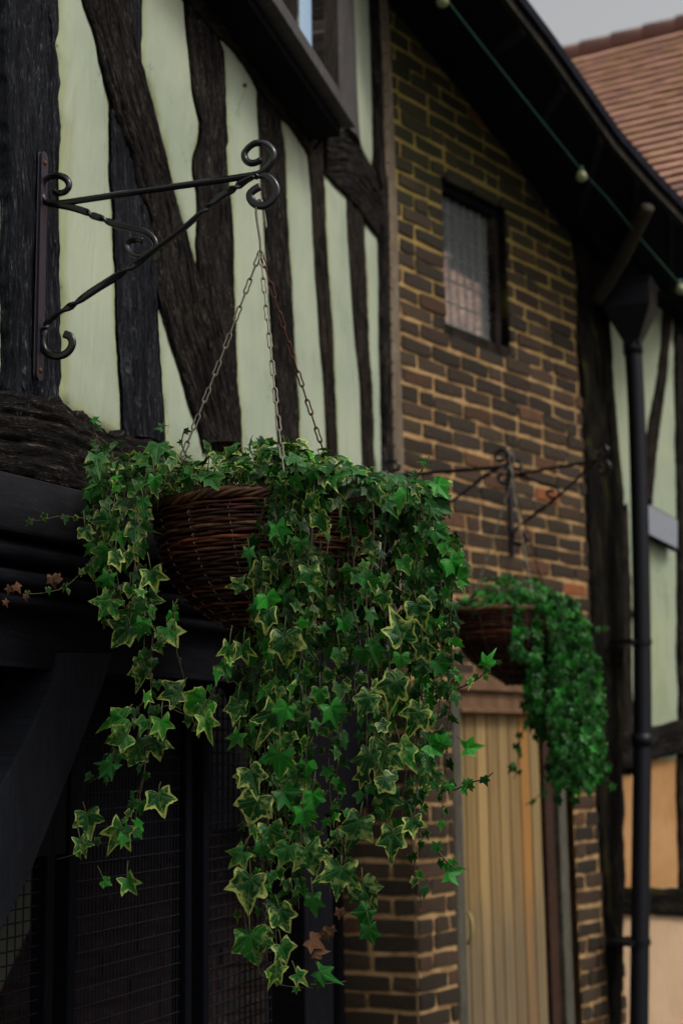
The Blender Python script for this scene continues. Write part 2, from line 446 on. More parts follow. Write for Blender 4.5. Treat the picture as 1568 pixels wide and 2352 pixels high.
def slab(name, pts, plane, o0, o1, mat, parent, bevel=0, uvs=None):
    """a flat board whose outline is given as (s, z) on a plane, from offset o0 to o1"""
    A = [plane.at(s, z, o0) for s, z in pts]; B = [plane.at(s, z, o1) for s, z in pts]; n = len(pts)
    V = A + B; F = [tuple(range(n))[::-1], tuple(range(n, 2 * n))] + [(i, (i + 1) % n, n + (i + 1) % n, n + i) for i in range(n)]
    me_uv = [(s, z) for s, z in pts] * 2
    o = mesh(name, V, F, mat, parent, False, me_uv)
    bm = bmesh.new(); bm.from_mesh(o.data); bmesh.ops.recalc_face_normals(bm, faces=bm.faces); bm.to_mesh(o.data); bm.free()
    if bevel:
        m = o.modifiers.new('bevel', 'BEVEL'); m.width = bevel; m.segments = 2; m.limit_method = 'ANGLE'
    return o
def strip(name, L, Rr, y0, plane, o0, o1, mat, parent, bevel=.004):
    pts = [plane.off(o1).hit(*p) for p in L] + [plane.off(o1).hit(*p) for p in Rr[::-1]]
    return slab(name, [((p - plane.p).dot(plane.t), p.z) for p in pts], plane, o0, o1, mat, parent, bevel)

# ------------------------------------------------------------------ ground
g = []
N = 40
for j in range(N + 1):
    for i in range(N + 1): g.append((-60 + 120 * i / N, -40 + 140 * j / N, 0))
go = mesh('ground', g, [(j * (N + 1) + i, j * (N + 1) + i + 1, (j + 1) * (N + 1) + i + 1, (j + 1) * (N + 1) + i) for j in range(N) for i in range(N)], M_GROUND)
tag(go, kind='structure')

# ------------------------------------------------------------------ half timbered house
H = empty('half_timbered_house', TP.at(-2.5, 0), 'pale plastered half-timbered house with crooked dark oak studs on the left', 'house')
posts = dict(
 post=([(24,-60),(23,50),(25,100),(26,200),(28,325),(31,450),(31,550),(32,650),(32,784),(33,824),(29,880),(31,905),(32,980)],
       [(140,-60),(138,45),(143,75),(130,95),(143,135),(138,160),(145,190),(135,220),(138,250),(148,285),(145,340),(143,380),(140,415),(143,450),(143,540),(145,575),(140,650),(148,695),(145,750),(150,784),(149,834),(151,864),(143,915),(140,980)]),
)
TIM = []
def tw(name, A, B, prot, mat=M_OAK, seed=0, **k):
    TIM.append((A, B)); return timber(name, A, B, TP, prot, mat, H, seed=seed, **k)
tw('corner_post', *posts['post'], .028, M_OAKB, 1, nc=26, rough=.009, wave=.006)
tw('stud', [(253,-60),(253,190),(258,225),(260,300),(261,400),(267,475),(265,540),(270,600),(272,675),(275,784),(282,859),(287,924),(292,1030)],
   [(330,-60),(330,200),(345,400),(360,560),(367,625),(368,700),(370,784),(374,834),(377,884),(381,959),(383,1040)], .005, M_OAKB, 2, nc=18)
tw('brace', [(190,-60),(202,0),(220,50),(232,95),(240,140),(253,190),(270,250),(290,300),(312,350),(325,425),(350,500),(360,585),(367,630),(380,700),(402,784),(420,834),(435,884),(447,934),(465,984),(478,1040)],
   [(290,-60),(300,0),(312,55),(325,120),(340,175),(360,240),(373,300),(388,360),(402,425),(415,475),(430,525),(446,575),(463,640),(482,700),(505,784),(525,850),(545,920),(555,990),(560,1040)], .014, M_OAK, 3, nc=22, rough=.008)
tw('stud', [(428,-60),(430,0),(435,65),(442,140),(450,215),(465,280),(462,325),(450,360),(450,400),(459,440),(458,500),(456,560),(464,650),(480,750),(500,850),(510,1000),(512,1040)],
   [(470,-60),(480,0),(502,75),(517,115),(522,175),(525,250),(527,325),(522,340),(525,400),(537,475),(540,575),(542,675),(546,784),(548,884),(558,950),(560,1040)], .006, M_OAK, 4, nc=18, rough=.008)
tw('stud', [(590,160),(596,198),(598,256),(603,338),(605,396),(612,490),(620,620),(631,784),(640,934),(645,1010),(646,1120)],
   [(640,220),(645,252),(652,303),(659,350),(663,466),(670,600),(680,784),(690,934),(692,1034),(693,1150)], .006, M_OAK, 5)
tw('stud', [(705,290),(711,333),(715,373),(722,443),(726,548),(733,660),(741,784),(750,884),(757,1034),(759,1150)],
   [(740,290),(746,387),(748,443),(753,548),(760,660),(770,784),(775,934),(780,1050),(782,1170)], .010, M_OAKR, 6)
tw('stud', [(798,430),(800,447),(803,548),(812,670),(821,784),(831,884),(836,1034),(839,1170)],
   [(836,470),(839,499),(841,548),(845,670),(849,784),(856,884),(861,1009),(864,1190)], .006, M_OAKR, 7)
tw('rail', [(748,300),(800,300),(826,320),(846,362),(874,404),(886,432)],
   [(748,392),(769,415),(800,447),(823,475),(839,499),(886,556)], .014, M_OAK, 8, rough=.004, wave=.001, edge=.003)
tw('rail', [(420,-90),(520,-60),(600,10),(690,130),(760,240),(765,300)],
   [(400,-60),(440,0),(502,75),(525,90),(550,115),(575,150),(595,190),(645,255),(675,285),(700,320),(720,355)], .018, M_OAK, 9, nc=20)
# the two verticals by the window, and the post beside the brick
tw('stud', [(774,-60),(776,0),(784,190),(790,300)], [(812,-60),(814,0),(820,140),(825,280),(831,340)], .02, M_SILL, 10, straight=True)
tw('stud', [(855,-60),(864,0),(869,150),(874,390),(881,430),(884,550),(886,784),(892,1000),(896,1300)],
   [(868,-60),(872,0),(878,150),(884,390),(890,430),(894,550),(897,784),(903,1000),(907,1300)], .03, M_OAK, 11, nc=6)
# rough sill beam that the studs stand on
tw('sill_beam', [(-60,880),(0,896),(20,902),(145,909),(155,924),(175,944),(200,952),(215,964),(235,984),(250,989),(270,992),(287,986),(310,997),(350,1012),(400,1035),(500,1092),(600,1145),(890,1290)],
   [(-60,1070),(0,1084),(50,1091),(125,1106),(190,1129),(250,1150),(400,1205),(600,1270),(890,1400)], .032, M_OAK, 12, rough=.011, wave=.012, edge=.014)
TIM.append(([(510,-40),(620,0)], [(700,130),(820,290)]))
# plaster sheet with a stain value that grows towards the timbers
seg = []
for A, B in TIM:
    for P in (A, B):
        q = [TP.sz(*p) for p in P]; seg += [(q[i], q[i + 1]) for i in range(len(q) - 1)]
S0 = np.array([a for a, _ in seg]); S1 = np.array([c for _, c in seg])
s_lo = TP.sz(-120, 500)[0]; s_hi = TP.sz(893, 500)[0]
ns = int((s_hi - s_lo) / .022); nz = int(3.6 / .022)
ss = np.linspace(s_lo, s_hi, ns); zs = np.linspace(2.5, 6.1, nz)
SS, ZZ = np.meshgrid(ss, zs); Q = np.stack([SS.ravel(), ZZ.ravel()], 1)
D = np.full(len(Q), 9.0)
for a, c_ in zip(S0, S1):
    ab = c_ - a; t = np.clip(((Q - a) @ ab) / max(ab @ ab, 1e-9), 0, 1)
    D = np.minimum(D, np.linalg.norm(Q - (a + t[:, None] * ab), axis=1))
inside = np.zeros(len(Q), bool)
for A, B in TIM:
    pg = np.array([TP.sz(*p) for p in A] + [TP.sz(*p) for p in B[::-1]]); ins = np.zeros(len(Q), bool)
    for a, c_ in zip(pg, np.roll(pg, -1, 0)):
        cr_ = (a[1] > Q[:, 1]) != (c_[1] > Q[:, 1])
        with np.errstate(divide='ignore', invalid='ignore'):
            xi = (c_[0] - a[0]) * (Q[:, 1] - a[1]) / (c_[1] - a[1]) + a[0]
        ins ^= cr_ & (Q[:, 0] < xi)
    inside |= ins
inside &= D > .012
stain = np.clip(1 - D / .055, 0, 1)
V = []
for (s, z), d, ins in zip(Q, D, inside):
    bulge = .005 * min(1, d / .05) + .004 * noise.noise(Vector((s * 3, z * 3, 0))) - .007 - (.035 if ins else 0)
    V.append(TP.at(s, z, bulge))
F = [(j * ns + i, j * ns + i + 1, (j + 1) * ns + i + 1, (j + 1) * ns + i) for j in range(nz - 1) for i in range(ns - 1)]
mesh('plaster_wall', V, F, M_PLAST, H, True, attrs={'stain': stain})
mb = MB(); mb.box(TP.at(s_lo, 1.7, -.16), TP.t * (s_hi - s_lo + .1), TP.n * .08, Vector((0, 0, .78))); mb.build('jetty_joist_board', M_DARKP, H)
p = TP.off(-.004).hit(557, 196); mb = MB(); mb.tube([p, p + TP.n * .012], .006, 8); mb.build('nail', M_RUST, H, True)
# projecting window: sill board, soffit, frame
def tpz(px, py, o): 
    p = TP.off(o).hit(px, py); return (p - TP.p).dot(TP.t), p.z
W = group_part('window', H)
def wbox(name, s0, s1, z0, z1, o0, o1, mat, parent, bevel=.004):
    return slab(name, [(s0, z0), (s1, z0), (s1, z1), (s0, z1)], TP, o0, o1, mat, parent, bevel)
so_ = .17
sA, zA = tpz(816, 291, so_); _, zB = tpz(816, 263, so_)
zS = (tpz(630, 0, so_)[1] + zA) / 2
print('window sill heights', zA, tpz(630, 0, so_)[1], zB)
wbox('window_sill', sA - 2.2, sA, zS - .005, zS + .045, .0, so_, M_SILL, W)
wbox('sill_moulding', sA - 2.2, sA - .03, zS - .045, zS - .005, .0, so_ - .045, M_DARKP, W)
wbox('window_frame', sA - 2.2, sA - .02, zS + .045, zS + .075, .02, .1, M_DARKP, W)
def vpost(name, x0, x1, o0, o1, mat, y=60):
    a = tpz(x0, y, o1)[0]; c_ = tpz(x1, y, o1)[0]; return wbox(name, a, c_, zS + .045, zS + 2.0, o0, o1, mat, W, .003)
vpost('window_frame', 744, 776, .0, .075, M_OAKR)
vpost('window_frame', 560, 655, .0, .09, M_DARKP)
vpost('window_frame', 655, 684, .0, .06, M_OAKR)
a0 = tpz(684, 60, .03)[0]; a1 = tpz(744, 60, .03)[0]
wbox('casement', a0, a1, zS + .075, zS + 2.0, .005, .03, M_SKYREF, W, .003)  # opaque strip coloured as glass reflecting the sky
wbox('window_pane', a0 - .5, a0 - .004, zS + .16, zS + 2.0, .034, .037, M_GLASS, W, 0)

# dressed beams of the jetty: fascia board and mouldings, each an extrusion along GP
def extr(name, prof, s0, s1, mat, plane=GP, parent=None):
    """prof = list of (offset, z)"""
    n = 2; V = []; UV = []; m = len(prof)
    K = 40
    for k in range(K + 1):
        s = s0 + (s1 - s0) * k / K
        acc = 0
        for i, (o_, z_) in enumerate(prof):
            w_ = .0012 * noise.noise(Vector((s * 6, i * .7, 2)))
            V.append(plane.at(s, z_ + w_, o_ + w_)); 
            if i: acc += math.hypot(prof[i][0] - prof[i-1][0], prof[i][1] - prof[i-1][1])
            UV.append((acc, s))
    F = [(k * m + i, k * m + (i + 1) % m, (k + 1) * m + (i + 1) % m, (k + 1) * m + i) for k in range(K) for i in range(m)]
    F += [tuple(range(m)), tuple(K * m + i for i in range(m))[::-1]]
    o = mesh(name, V, F, mat, parent, True, UV)
    bm = bmesh.new(); bm.from_mesh(o.data); bmesh.ops.recalc_face_normals(bm, faces=bm.faces); bm.to_mesh(o.data); bm.free()
    md = o.modifiers.new('edge', 'EDGE_SPLIT'); md.split_angle = R(50)
    return o
def gz(px, py, o=0): return GP.off(o).hit(px, py).z
z1 = (gz(50, 1090, .06) + gz(190, 1130, .06)) / 2; z2 = (gz(5, 1210, .06) + gz(300, 1275, .06)) / 2
z3 = gz(60, 1290, .03); z4 = gz(60, 1345, .04); z5 = gz(60, 1395, .02); z6 = gz(100, 1535, 0)
print('jetty z', z1, z2, z3, z4, z5, z6)
g0, g1 = -.75, 1.12
extr('fascia_board', [(-.2, z1), (.06, z1), (.063, z1 - .005), (.063, z2 + .006), (.058, z2), (-.2, z2)], g0, g1, M_SILL if False else wood_mat('fascia_paint', (.005, .005, .0065), (.009, .009, .0115), (.016, .016, .019), bump=.2, crack=.3, rough=.8, spec=.15), GP, H)
def roll(zc, r, oc, n=9): return [(oc + r * math.cos(t), zc + r * math.sin(t)) for t in [math.pi / 2 - math.pi * i / (n - 1) for i in range(n)]]
h1 = (z2 - z3) / 2
extr('jetty_moulding', [(-.2, z2 - .002)] + roll(z2 - .01 - h1 * .9, h1 * .85, .025) + [(.0, z3 - .01)] + roll((z3 + z4) / 2 - .012, (z3 - z4) / 2 * .7, .03) + [(.01, z4 - .008)] + roll((z4 + z5) / 2 - .008, (z4 - z5) / 2 * .7, .015) + [(-.01, z5 - .005), (-.01, z6), (-.2, z6)], g0, g1, M_DARKP, GP, H)
# jetty floor closes the space above the screens
mb = MB(); mb.box(GP.at(-.9, z6 + .04, -3.2), GP.t * 2.1, GP.n * 3.1, Vector((0, 0, .12)))
mb.build('jetty_floor', M_SOFF, H)
def curved(name, cl, wpx, plane, o0, o1, mat, parent):
    Lf, Rt = [], []
    for i, (x, y) in enumerate(cl):
        a = cl[max(0, i - 1)]; c_ = cl[min(len(cl) - 1, i + 1)]
        dx, dy = c_[0] - a[0], c_[1] - a[1]; l = math.hypot(dx, dy); ww = wpx[i] if hasattr(wpx, '__len__') else wpx
        Lf.append((x - dy / l * ww / 2, y + dx / l * ww / 2)); Rt.append((x + dy / l * ww / 2, y - dx / l * ww / 2))
    return strip(name, Lf, Rt, 0, plane, o0, o1, mat, parent)
M_BRK = wood_mat('bracket_paint', (.006, .0065, .0095), (.010, .011, .0155), (.016, .0175, .024), bump=.3, crack=.4, rough=.85, spec=.12)
strip('jetty_bracket', [(138,1500),(122,1568),(60,1700),(-10,1830),(-120,2040)], [(262,1500),(240,1568),(175,1740),(125,1870),(70,2010),(0,2145),(-100,2330)], 0, GP, -.13, .0, M_BRK, H)
strip('jetty_bracket', [(560,1480),(600,1620),(660,1760),(690,1900),(700,2060),(702,2500)], [(650,1480),(680,1600),(725,1760),(752,1900),(765,2060),(768,2500)], 0, Plane((-.05, 3.9), 28), -.1, .0, M_DARKP, H)

# ------------------------------------------------------------------ inner room behind the screens
IP = Plane((-1.5, 4.6), 60)
ORANGE = [BP.sz(*p) for p in ((1074, 255), (1252, 1130), (1345, 1360))]
def brick_fill(mb_b, plane, s0, s1, z0, z1, rnd, off=0.0, cols='main', openings=(), top=None, ch=.0712, bl=.22, proud=.006):
    nzc = int((z1 - z0) / ch)
    for j in range(nzc):
        za = z0 + j * ch; zb = za + ch - .0145
        ivs = [(s0, s1)]
        for (a, c_, p, q) in openings:
            if za + ch * .5 > p and za + ch * .5 < q:
                nv = []
                for (u, v) in ivs:
                    if c_ <= u or a >= v: nv.append((u, v))
                    else:
                        if a > u: nv.append((u, a))
                        if c_ < v: nv.append((c_, v))
                ivs = nv
        for (u, v) in ivs:
            ph = (bl / 2 if j % 2 else 0) + rnd.uniform(-.02, .02) + off
            x = u - ((u * 1.0 - ph) % bl)
            while x < v:
                full = bl
                if rnd.random() < .13: full = bl / 2
                a = max(x, u); c_ = min(x + full - .015, v)
                x += full
                if c_ - a < .03: continue
                if top is not None and za > top((a + c_) / 2): continue
                r = rnd.random(); zn = za
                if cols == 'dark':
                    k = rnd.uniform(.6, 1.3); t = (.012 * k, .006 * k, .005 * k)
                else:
                    k = rnd.uniform(.65, 1.35)
                    if plane is BP and any(abs((a + c_) / 2 - os_) < .11 and abs(za + .03 - oz_) < .037 for os_, oz_ in ORANGE): t = (.27, .085, .03)
                    elif r < .07: t = (.095 * k, .044 * k, .022 * k)
                    elif r < .22: t = (.060 * k, .034 * k, .020 * k)
                    elif r < .60: t = (.036 * k, .025 * k, .016 * k)
                    else: t = (.050 * k, .032 * k, .018 * k)
                j1 = lambda: rnd.uniform(-.0045, .0045)
                sag = .004 * math.sin((a + j) * 2.1)
                zz0 = za + sag; zz1 = zb + sag
                cr = .0055; pts = [(a + cr, zz0), ((a + c_) / 2, zz0), (c_ - cr, zz0), (c_, zz0 + cr), (c_, zz1 - cr), (c_ - cr, zz1), ((a + c_) / 2, zz1), (a + cr, zz1), (a, zz1 - cr), (a, zz0 + cr)]
                pts = [(p[0] + j1(), p[1] + j1()) for p in pts]
                cx = (a + c_) / 2; cz = (zz0 + zz1) / 2; pr = proud + rnd.uniform(-.003, .004)
                o0 = [plane.at(p[0], p[1], -.012) for p in pts]
                o1 = [plane.at(p[0], p[1], pr - .003) for p in pts]
                o2 = [plane.at(p[0] + (cx - p[0]) * .03, p[1] + (cz - p[1]) * .09, pr + rnd.uniform(-.001, .001)) for p in pts]
                n = len(pts); VV = o0 + o1 + o2 + [plane.at(cx, cz, pr + .001)]
                FF = [(i, (i + 1) % n, n + (i + 1) % n, n + i) for i in range(n)] + [(n + i, n + (i + 1) % n, 2 * n + (i + 1) % n, 2 * n + i) for i in range(n)] + [(2 * n + i, 2 * n + (i + 1) % n, 3 * n) for i in range(n)]
                if plane.t.cross(Vector((0, 0, 1))).dot(plane.n) < 0: FF = [q[::-1] for q in FF]
                mb_b.add(VV, FF, t)
def sheet(name, plane, s0, s1, z0, z1, mat, parent, openings=(), amp=.003, st=.03, top=None, stain_=False, off=0):
    ns = max(2, int((s1 - s0) / st)); nz = max(2, int((z1 - z0) / st)); V = []; F = []; stv = []
    for j in range(nz + 1):
        for i in range(ns + 1):
            s = s0 + (s1 - s0) * i / ns; z = z0 + (z1 - z0) * j / nz
            V.append(plane.at(s, z, off + amp * noise.noise(Vector((s * 8, z * 8, 1)))))
            stv.append(max(0, noise.noise(Vector((s * 2, z * 1.3, 5)))))
    for j in range(nz):
        for i in range(ns):
            s = s0 + (s1 - s0) * (i + .5) / ns; z = z0 + (z1 - z0) * (j + .5) / nz
            if any(a < s < c_ and p < z < q for a, c_, p, q in openings): continue
            if top is not None and z > top(s): continue
            q = j * (ns + 1) + i; ff = (q, q + 1, q + ns + 2, q + ns + 1)
            F.append(ff if plane.t.cross(Vector((0, 0, 1))).dot(plane.n) > 0 else ff[::-1])
    return mesh(name, V, F, mat, parent, True, attrs={'stain': stv})
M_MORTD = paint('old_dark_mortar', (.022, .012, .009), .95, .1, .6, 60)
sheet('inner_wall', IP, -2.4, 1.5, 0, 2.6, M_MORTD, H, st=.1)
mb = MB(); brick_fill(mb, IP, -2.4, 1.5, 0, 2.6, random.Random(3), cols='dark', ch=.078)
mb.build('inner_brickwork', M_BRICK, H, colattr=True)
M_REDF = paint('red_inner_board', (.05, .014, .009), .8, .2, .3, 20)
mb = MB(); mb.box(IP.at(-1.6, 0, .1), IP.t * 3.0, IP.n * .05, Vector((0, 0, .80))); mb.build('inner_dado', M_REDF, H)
strip('inner_plaster_patch', [(-30,1900),(-30,2300)], [(130,1900),(120,2040),(60,2150),(-10,2300)], 0, IP.off(.35), 0, .02, paint('old_inner_plaster', (.10, .10, .08), .9, .1, .4, 30), H, 0)

# ------------------------------------------------------------------ wire mesh screens
SP = Plane((-.66, 3.05), 24)
def spz(px, py): h = SP.hit(px, py) - SP.p; return h.dot(SP.t), h.z
def screen(xa, xb, ya, label, pitch_s, pitch_z, rad, loc_px):
    sa = spz(xa, 2100)[0]; sb = spz(xb, 2100)[0]; zt = z6 + .03
    T = empty('mesh_screen', SP.at(sa, 0), label, 'mesh screen', 'wire mesh screens under the jetty')
    fr = MB()
    for s in (sa, sb - .03):
        fr.box(SP.at(s, 0, -.02), SP.t * .03, SP.n * .04, Vector((0, 0, zt)))
    fr.build('screen_frame', M_FRAMEM, T, bevel=.003)
    m = MB(); s = sa + .03 + pitch_s * .5
    def wire(a, c_, r):
        m.tube([a, c_], r, 4)
    while s < sb - .03:
        wire(SP.at(s, .3, 0), SP.at(s, zt, 0), rad); s += pitch_s
    z = .95; 
    while z < zt:
        n = 16; pts = []
        k = int((sb - sa) / pitch_s); 
        for i in range(k * 2 + 1):
            s = sa + .03 + (sb - sa - .06) * i / (k * 2)
            pts.append(SP.at(s, z, rad * 1.6 + rad * .8 * math.cos(math.pi * i)))
        m.tube(pts, rad * 1.15, 4); z += pitch_z
    m.build('wire_mesh', M_MESH, T)
    return T
screen(-130, 107, 0, 'dark square wire mesh screen at the far left, behind the diagonal bracket', .026, .027, .0016, 0)
screen(140, 425, 0, 'fine wire mesh screen between two dark metal uprights below the ivy', .0145, .038, .0014, 0)
screen(452, 640, 0, 'dark slatted mesh screen right of the second upright, partly behind ivy', .03, .03, .0022, 0)

# ------------------------------------------------------------------ brick house
K = empty('brick_house', BP.at(0, 0), 'brick-fronted house with dark overhanging roof, leaded window and plank door', 'house')
def bpz(px, py, o=0): p = BP.off(o).hit(px, py); return (p - BP.p).dot(BP.t), p.z
sL = bpz(893, 600)[0]; sR = bpz(1400, 1500)[0]
sCorner = bpz(957, 2100)[0]
wn = dict(a=bpz(1018, 600)[0], b=bpz(1163, 600)[0])
zw1 = (bpz(1018, 395)[1] + bpz(1160, 472)[1]) / 2; zw0 = (bpz(1030, 752)[1] + bpz(1165, 805)[1]) / 2
dr = dict(a=bpz(1046, 2000)[0], b=bpz(1325, 2050)[0])
zd1 = (bpz(1060, 1550)[1] + bpz(1180, 1552)[1]) / 2
print('brick: sL', sL, 'sR', sR, 'corner', sCorner, 'win', wn, zw0, zw1, 'door', dr, zd1)
ops = [(wn['a'], wn['b'], zw0, zw1), (dr['a'], dr['b'], 0, zd1)]
inner = [(870,-60),(910,0),(934,30),(1024,145),(1094,235),(1154,320),(1214,410),(1284,505),(1324,565),(1430,640),(1507,695),(1548,737),(1620,810)]
inn = [bpz(*p) for p in inner]
def top(s):
    for (a, za), (c_, zc) in zip(inn, inn[1:]):
        if a <= s <= c_: return za + (zc - za) * (s - a) / (c_ - a) + .05
    return inn[0][1] + (inn[0][0] - s) * .35 + .05 if s < inn[0][0] else inn[-1][1]
zlow = zd1 - .1
lowop = [(sL - 1, sCorner, 0, zlow)]
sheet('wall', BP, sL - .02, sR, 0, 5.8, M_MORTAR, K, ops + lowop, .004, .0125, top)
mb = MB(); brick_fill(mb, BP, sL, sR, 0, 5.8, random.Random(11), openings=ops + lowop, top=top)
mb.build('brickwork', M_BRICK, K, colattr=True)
# return face of the pier
LPs = -.75
cp = BP.at(sCorner, 0)
LP2 = Plane((cp.x, cp.y), -68)   # runs away to the left
LP2.n = Vector((LP2.t.y, -LP2.t.x, 0))
if LP2.n.y > 0: LP2.n = -LP2.n
sheet('pier_side', LP2, 0.0, .52, 0, zlow, M_MORTAR, K, (), .004, .0125)
mb = MB(); brick_fill(mb, LP2, 0.004, .52, 0, zlow, random.Random(5), off=.1)
mb.build('brickwork', M_BRICK, K, colattr=True)
mb = MB(); mb.box(LP2.at(.30, 0, .01), LP2.t * .11, LP2.n * .05, Vector((0, 0, zlow + .2))); mb.build('pier_post', M_DARKP, K, bevel=.004)
# window
wd = group_part('window', K)
def kb(name, s0, s1, z0, z1, o0, o1, mat, parent, bevel=.003, plane=BP):
    return slab(name, [(s0, z0), (s1, z0), (s1, z1), (s0, z1)], plane, o0, o1, mat, parent, bevel)
a, c_ = wn['a'], wn['b']
kb('window_reveal', a - .02, c_ + .02, zw0 - .02, zw1 + .02, -.2, -.14, M_DARKP, wd)
kb('window_reveal', c_ - .004, c_ + .03, zw0, zw1, -.15, -.002, M_OAKM, wd)
kb('window_reveal', a - .03, a + .004, zw0, zw1, -.15, -.002, M_OAKM, wd)
kb('window_reveal', a - .01, c_ + .01, zw1 - .004, zw1 + .012, -.15, .002, M_OAKR, wd)
kb('window_frame', a + .006, c_ - .006, zw1 - .062, zw1 - .012, -.1, -.03, M_DARKP, wd)
kb('window_frame', a + .006, a + .02, zw0, zw1 - .062, -.1, -.05, M_DARKP, wd)
kb('window_frame', c_ - .055, c_ - .008, zw0, zw1 - .062, -.1, -.035, M_OAKR, wd)
kb('window_sill', a - .01, c_ + .004, zw0 - .04, zw0 + .012, -.1, .006, M_OAKR, wd)
kb('window_pane', a + .02, c_ - .055, zw0 + .01, zw1 - .062, -.075, -.07, M_GLASS, wd, 0)
mb = MB(); ga, gb, gc, gd = a + .02, c_ - .055, zw0 + .012, zw1 - .064
n = 7
for i in range(1, n):
    s = ga + (gb - ga) * i / n; mb.box(BP.at(s - .0026, gc, -.0695), BP.t * .0052, BP.n * .003, Vector((0, 0, gd - gc)))
z = gc + .04
while z < gd:
    mb.box(BP.at(ga, z, -.0690), BP.t * (gb - ga), BP.n * .0032, Vector((0, 0, .0045))); z += .105
mb.build('window_leading', M_LEAD, wd)
# door
dd = group_part('door', K)
zl = bpz(1150, 1640)[1]
dL = bpz(1066, 2000)[0]; dR = bpz(1266, 2000)[0]
mb = MB(); Vp = []; UVp = []
npk = 8; cols_ = [(.33, .22, .09), (.28, .175, .065), (.42, .27, .105), (.29, .18, .07), (.34, .22, .09), (.27, .17, .068), (.38, .18, .045), (.30, .20, .085)]
pv, pf_, pu, pc = [], [], [], []
for i in range(npk):
    s0 = dL + (dR - dL) * i / npk + .002; s1 = dL + (dR - dL) * (i + 1) / npk - .002
    prof = [(s0, -.07), (s0, -.05), (s0 + .005, -.040), (s1 - .005, -.040), (s1, -.05), (s1, -.07)]
    K2 = 24; base = len(pv)
    for k in range(K2 + 1):
        z = .1 + (zl - .1) * k / K2
        for (s, o_) in prof: pv.append(BP.at(s, z, o_)); pu.append((s + i * .7, z)); pc.append(cols_[i])
    for k in range(K2):
        for q in range(5): e = base + k * 6 + q; pf_.append((e, e + 1, e + 7, e + 6))
mesh('door_planks', pv, pf_, M_DOOR, dd, False, pu, attrs={'tint': pc})
M_LINT = wood_mat('lintel_oak', (.09, .045, .022), (.19, .10, .05), (.30, .17, .09), bump=.3, crack=.4)
M_JAMBR = wood_mat('red_brown_jamb', (.02, .008, .004), (.05, .02, .01), (.09, .035, .018), bump=.3, crack=.4)
M_JAMBG = wood_mat('grey_jamb', (.055, .05, .036), (.095, .085, .062), (.15, .135, .10), bump=.3, crack=.4)
zl2 = bpz(1120, 1590)[1]
kb('door_lintel', bpz(1048, 1600)[0], bpz(1300, 1600)[0], zl2 + .004, zd1, -.06, .018, M_LINT, dd)
kb('door_lintel', dL, dR + .02, zl, zl2, -.06, -.006, M_LINT, dd)
kb('door_ledge', dL, dR + .02, zl + .002, zl + .022, -.05, .008, M_LINT, dd)
kb('door_frame', dr['a'], dL - .002, 0, zl2 + .004, -.1, .004, M_JAMBG, dd)
kb('door_frame', dR + .002, bpz(1291, 2100)[0], 0, zl, -.1, -.02, M_JAMBR, dd)
kb('door_frame', bpz(1291, 2100)[0], bpz(1309, 2100)[0], 0, zl2 + .004, -.1, .003, M_JAMBG, dd)
kb('door_frame', bpz(1309, 2100)[0], dr['b'] + .01, 0, zd1 + .01, -.12, -.04, M_DARKP, dd)
mb = MB(); hp = [(1074,2098),(1080,2106),(1084,2125),(1083,2145),(1079,2160),(1075,2168)]
mb.tube(catmull([BP.off(-.03 + .035 * math.sin(math.pi * i / 5)).hit(*p) for i, p in enumerate(hp)], 4), .007, 8)
mb.build('door_handle', paint('brass_handle', (.3, .24, .08), .4, .5, .1), dd, True)

# corner board left of the bricks, corner post right of them
strip('corner_board', [(860,-60),(872,0),(880,150),(886,390),(892,430),(895,550),(898,784),(904,1000),(908,1300),(912,1480)], [(885,-60),(891,0),(899,125),(906,300),(914,500),(919,784),(926,984),(932,1200),(936,1480)], 0, BP, -.05, .03, M_STRIP, K)
nl = group_part('board_nails', K)
for i in range(26):
    p = BP.off(.031).hit(880 + i * 1.0, 5 + i * 41 + random.uniform(-8, 8)); mb = MB(); mb.tube([p, p + BP.n * .004], .004, 6); mb.build('nail', M_DARKP, nl)
def ktimber(name, A, B, prot, mat, seed, plane=BP, parent=K, **k): return timber(name, A, B, plane, prot, mat, parent, seed=seed, **k)
ktimber('corner_post', [(1315,500),(1324,565),(1336,650),(1334,784),(1344,909),(1351,1034),(1356,1184),(1364,1384),(1369,1568),(1377,1760),(1381,1863),(1389,1968),(1399,2118),(1406,2268),(1413,2400),(1420,2560)],
        [(1400,500),(1404,640),(1406,784),(1418,934),(1427,1034),(1433,1134),(1436,1349),(1436,1560),(1433,1768),(1439,1868),(1434,1918),(1439,2018),(1434,2218),(1430,2400),(1430,2560)], .03, M_OAKM, 21, nc=22, wave=.012, rough=.008)
strut = [(1368,690),(1400,642),(1430,590),(1459,532),(1487,474)]
m = MB()
pts = [BP.off(.08 + .42 * (i / 4) ** 1.0).hit(*p) for i, p in enumerate(strut)]
m.tube(catmull(pts, 6), .034, 10, jit=.06); m.build('roof_strut', wood_mat('lit_strut_oak', (.014, .011, .006), (.045, .034, .018), (.11, .085, .05)), K, True)

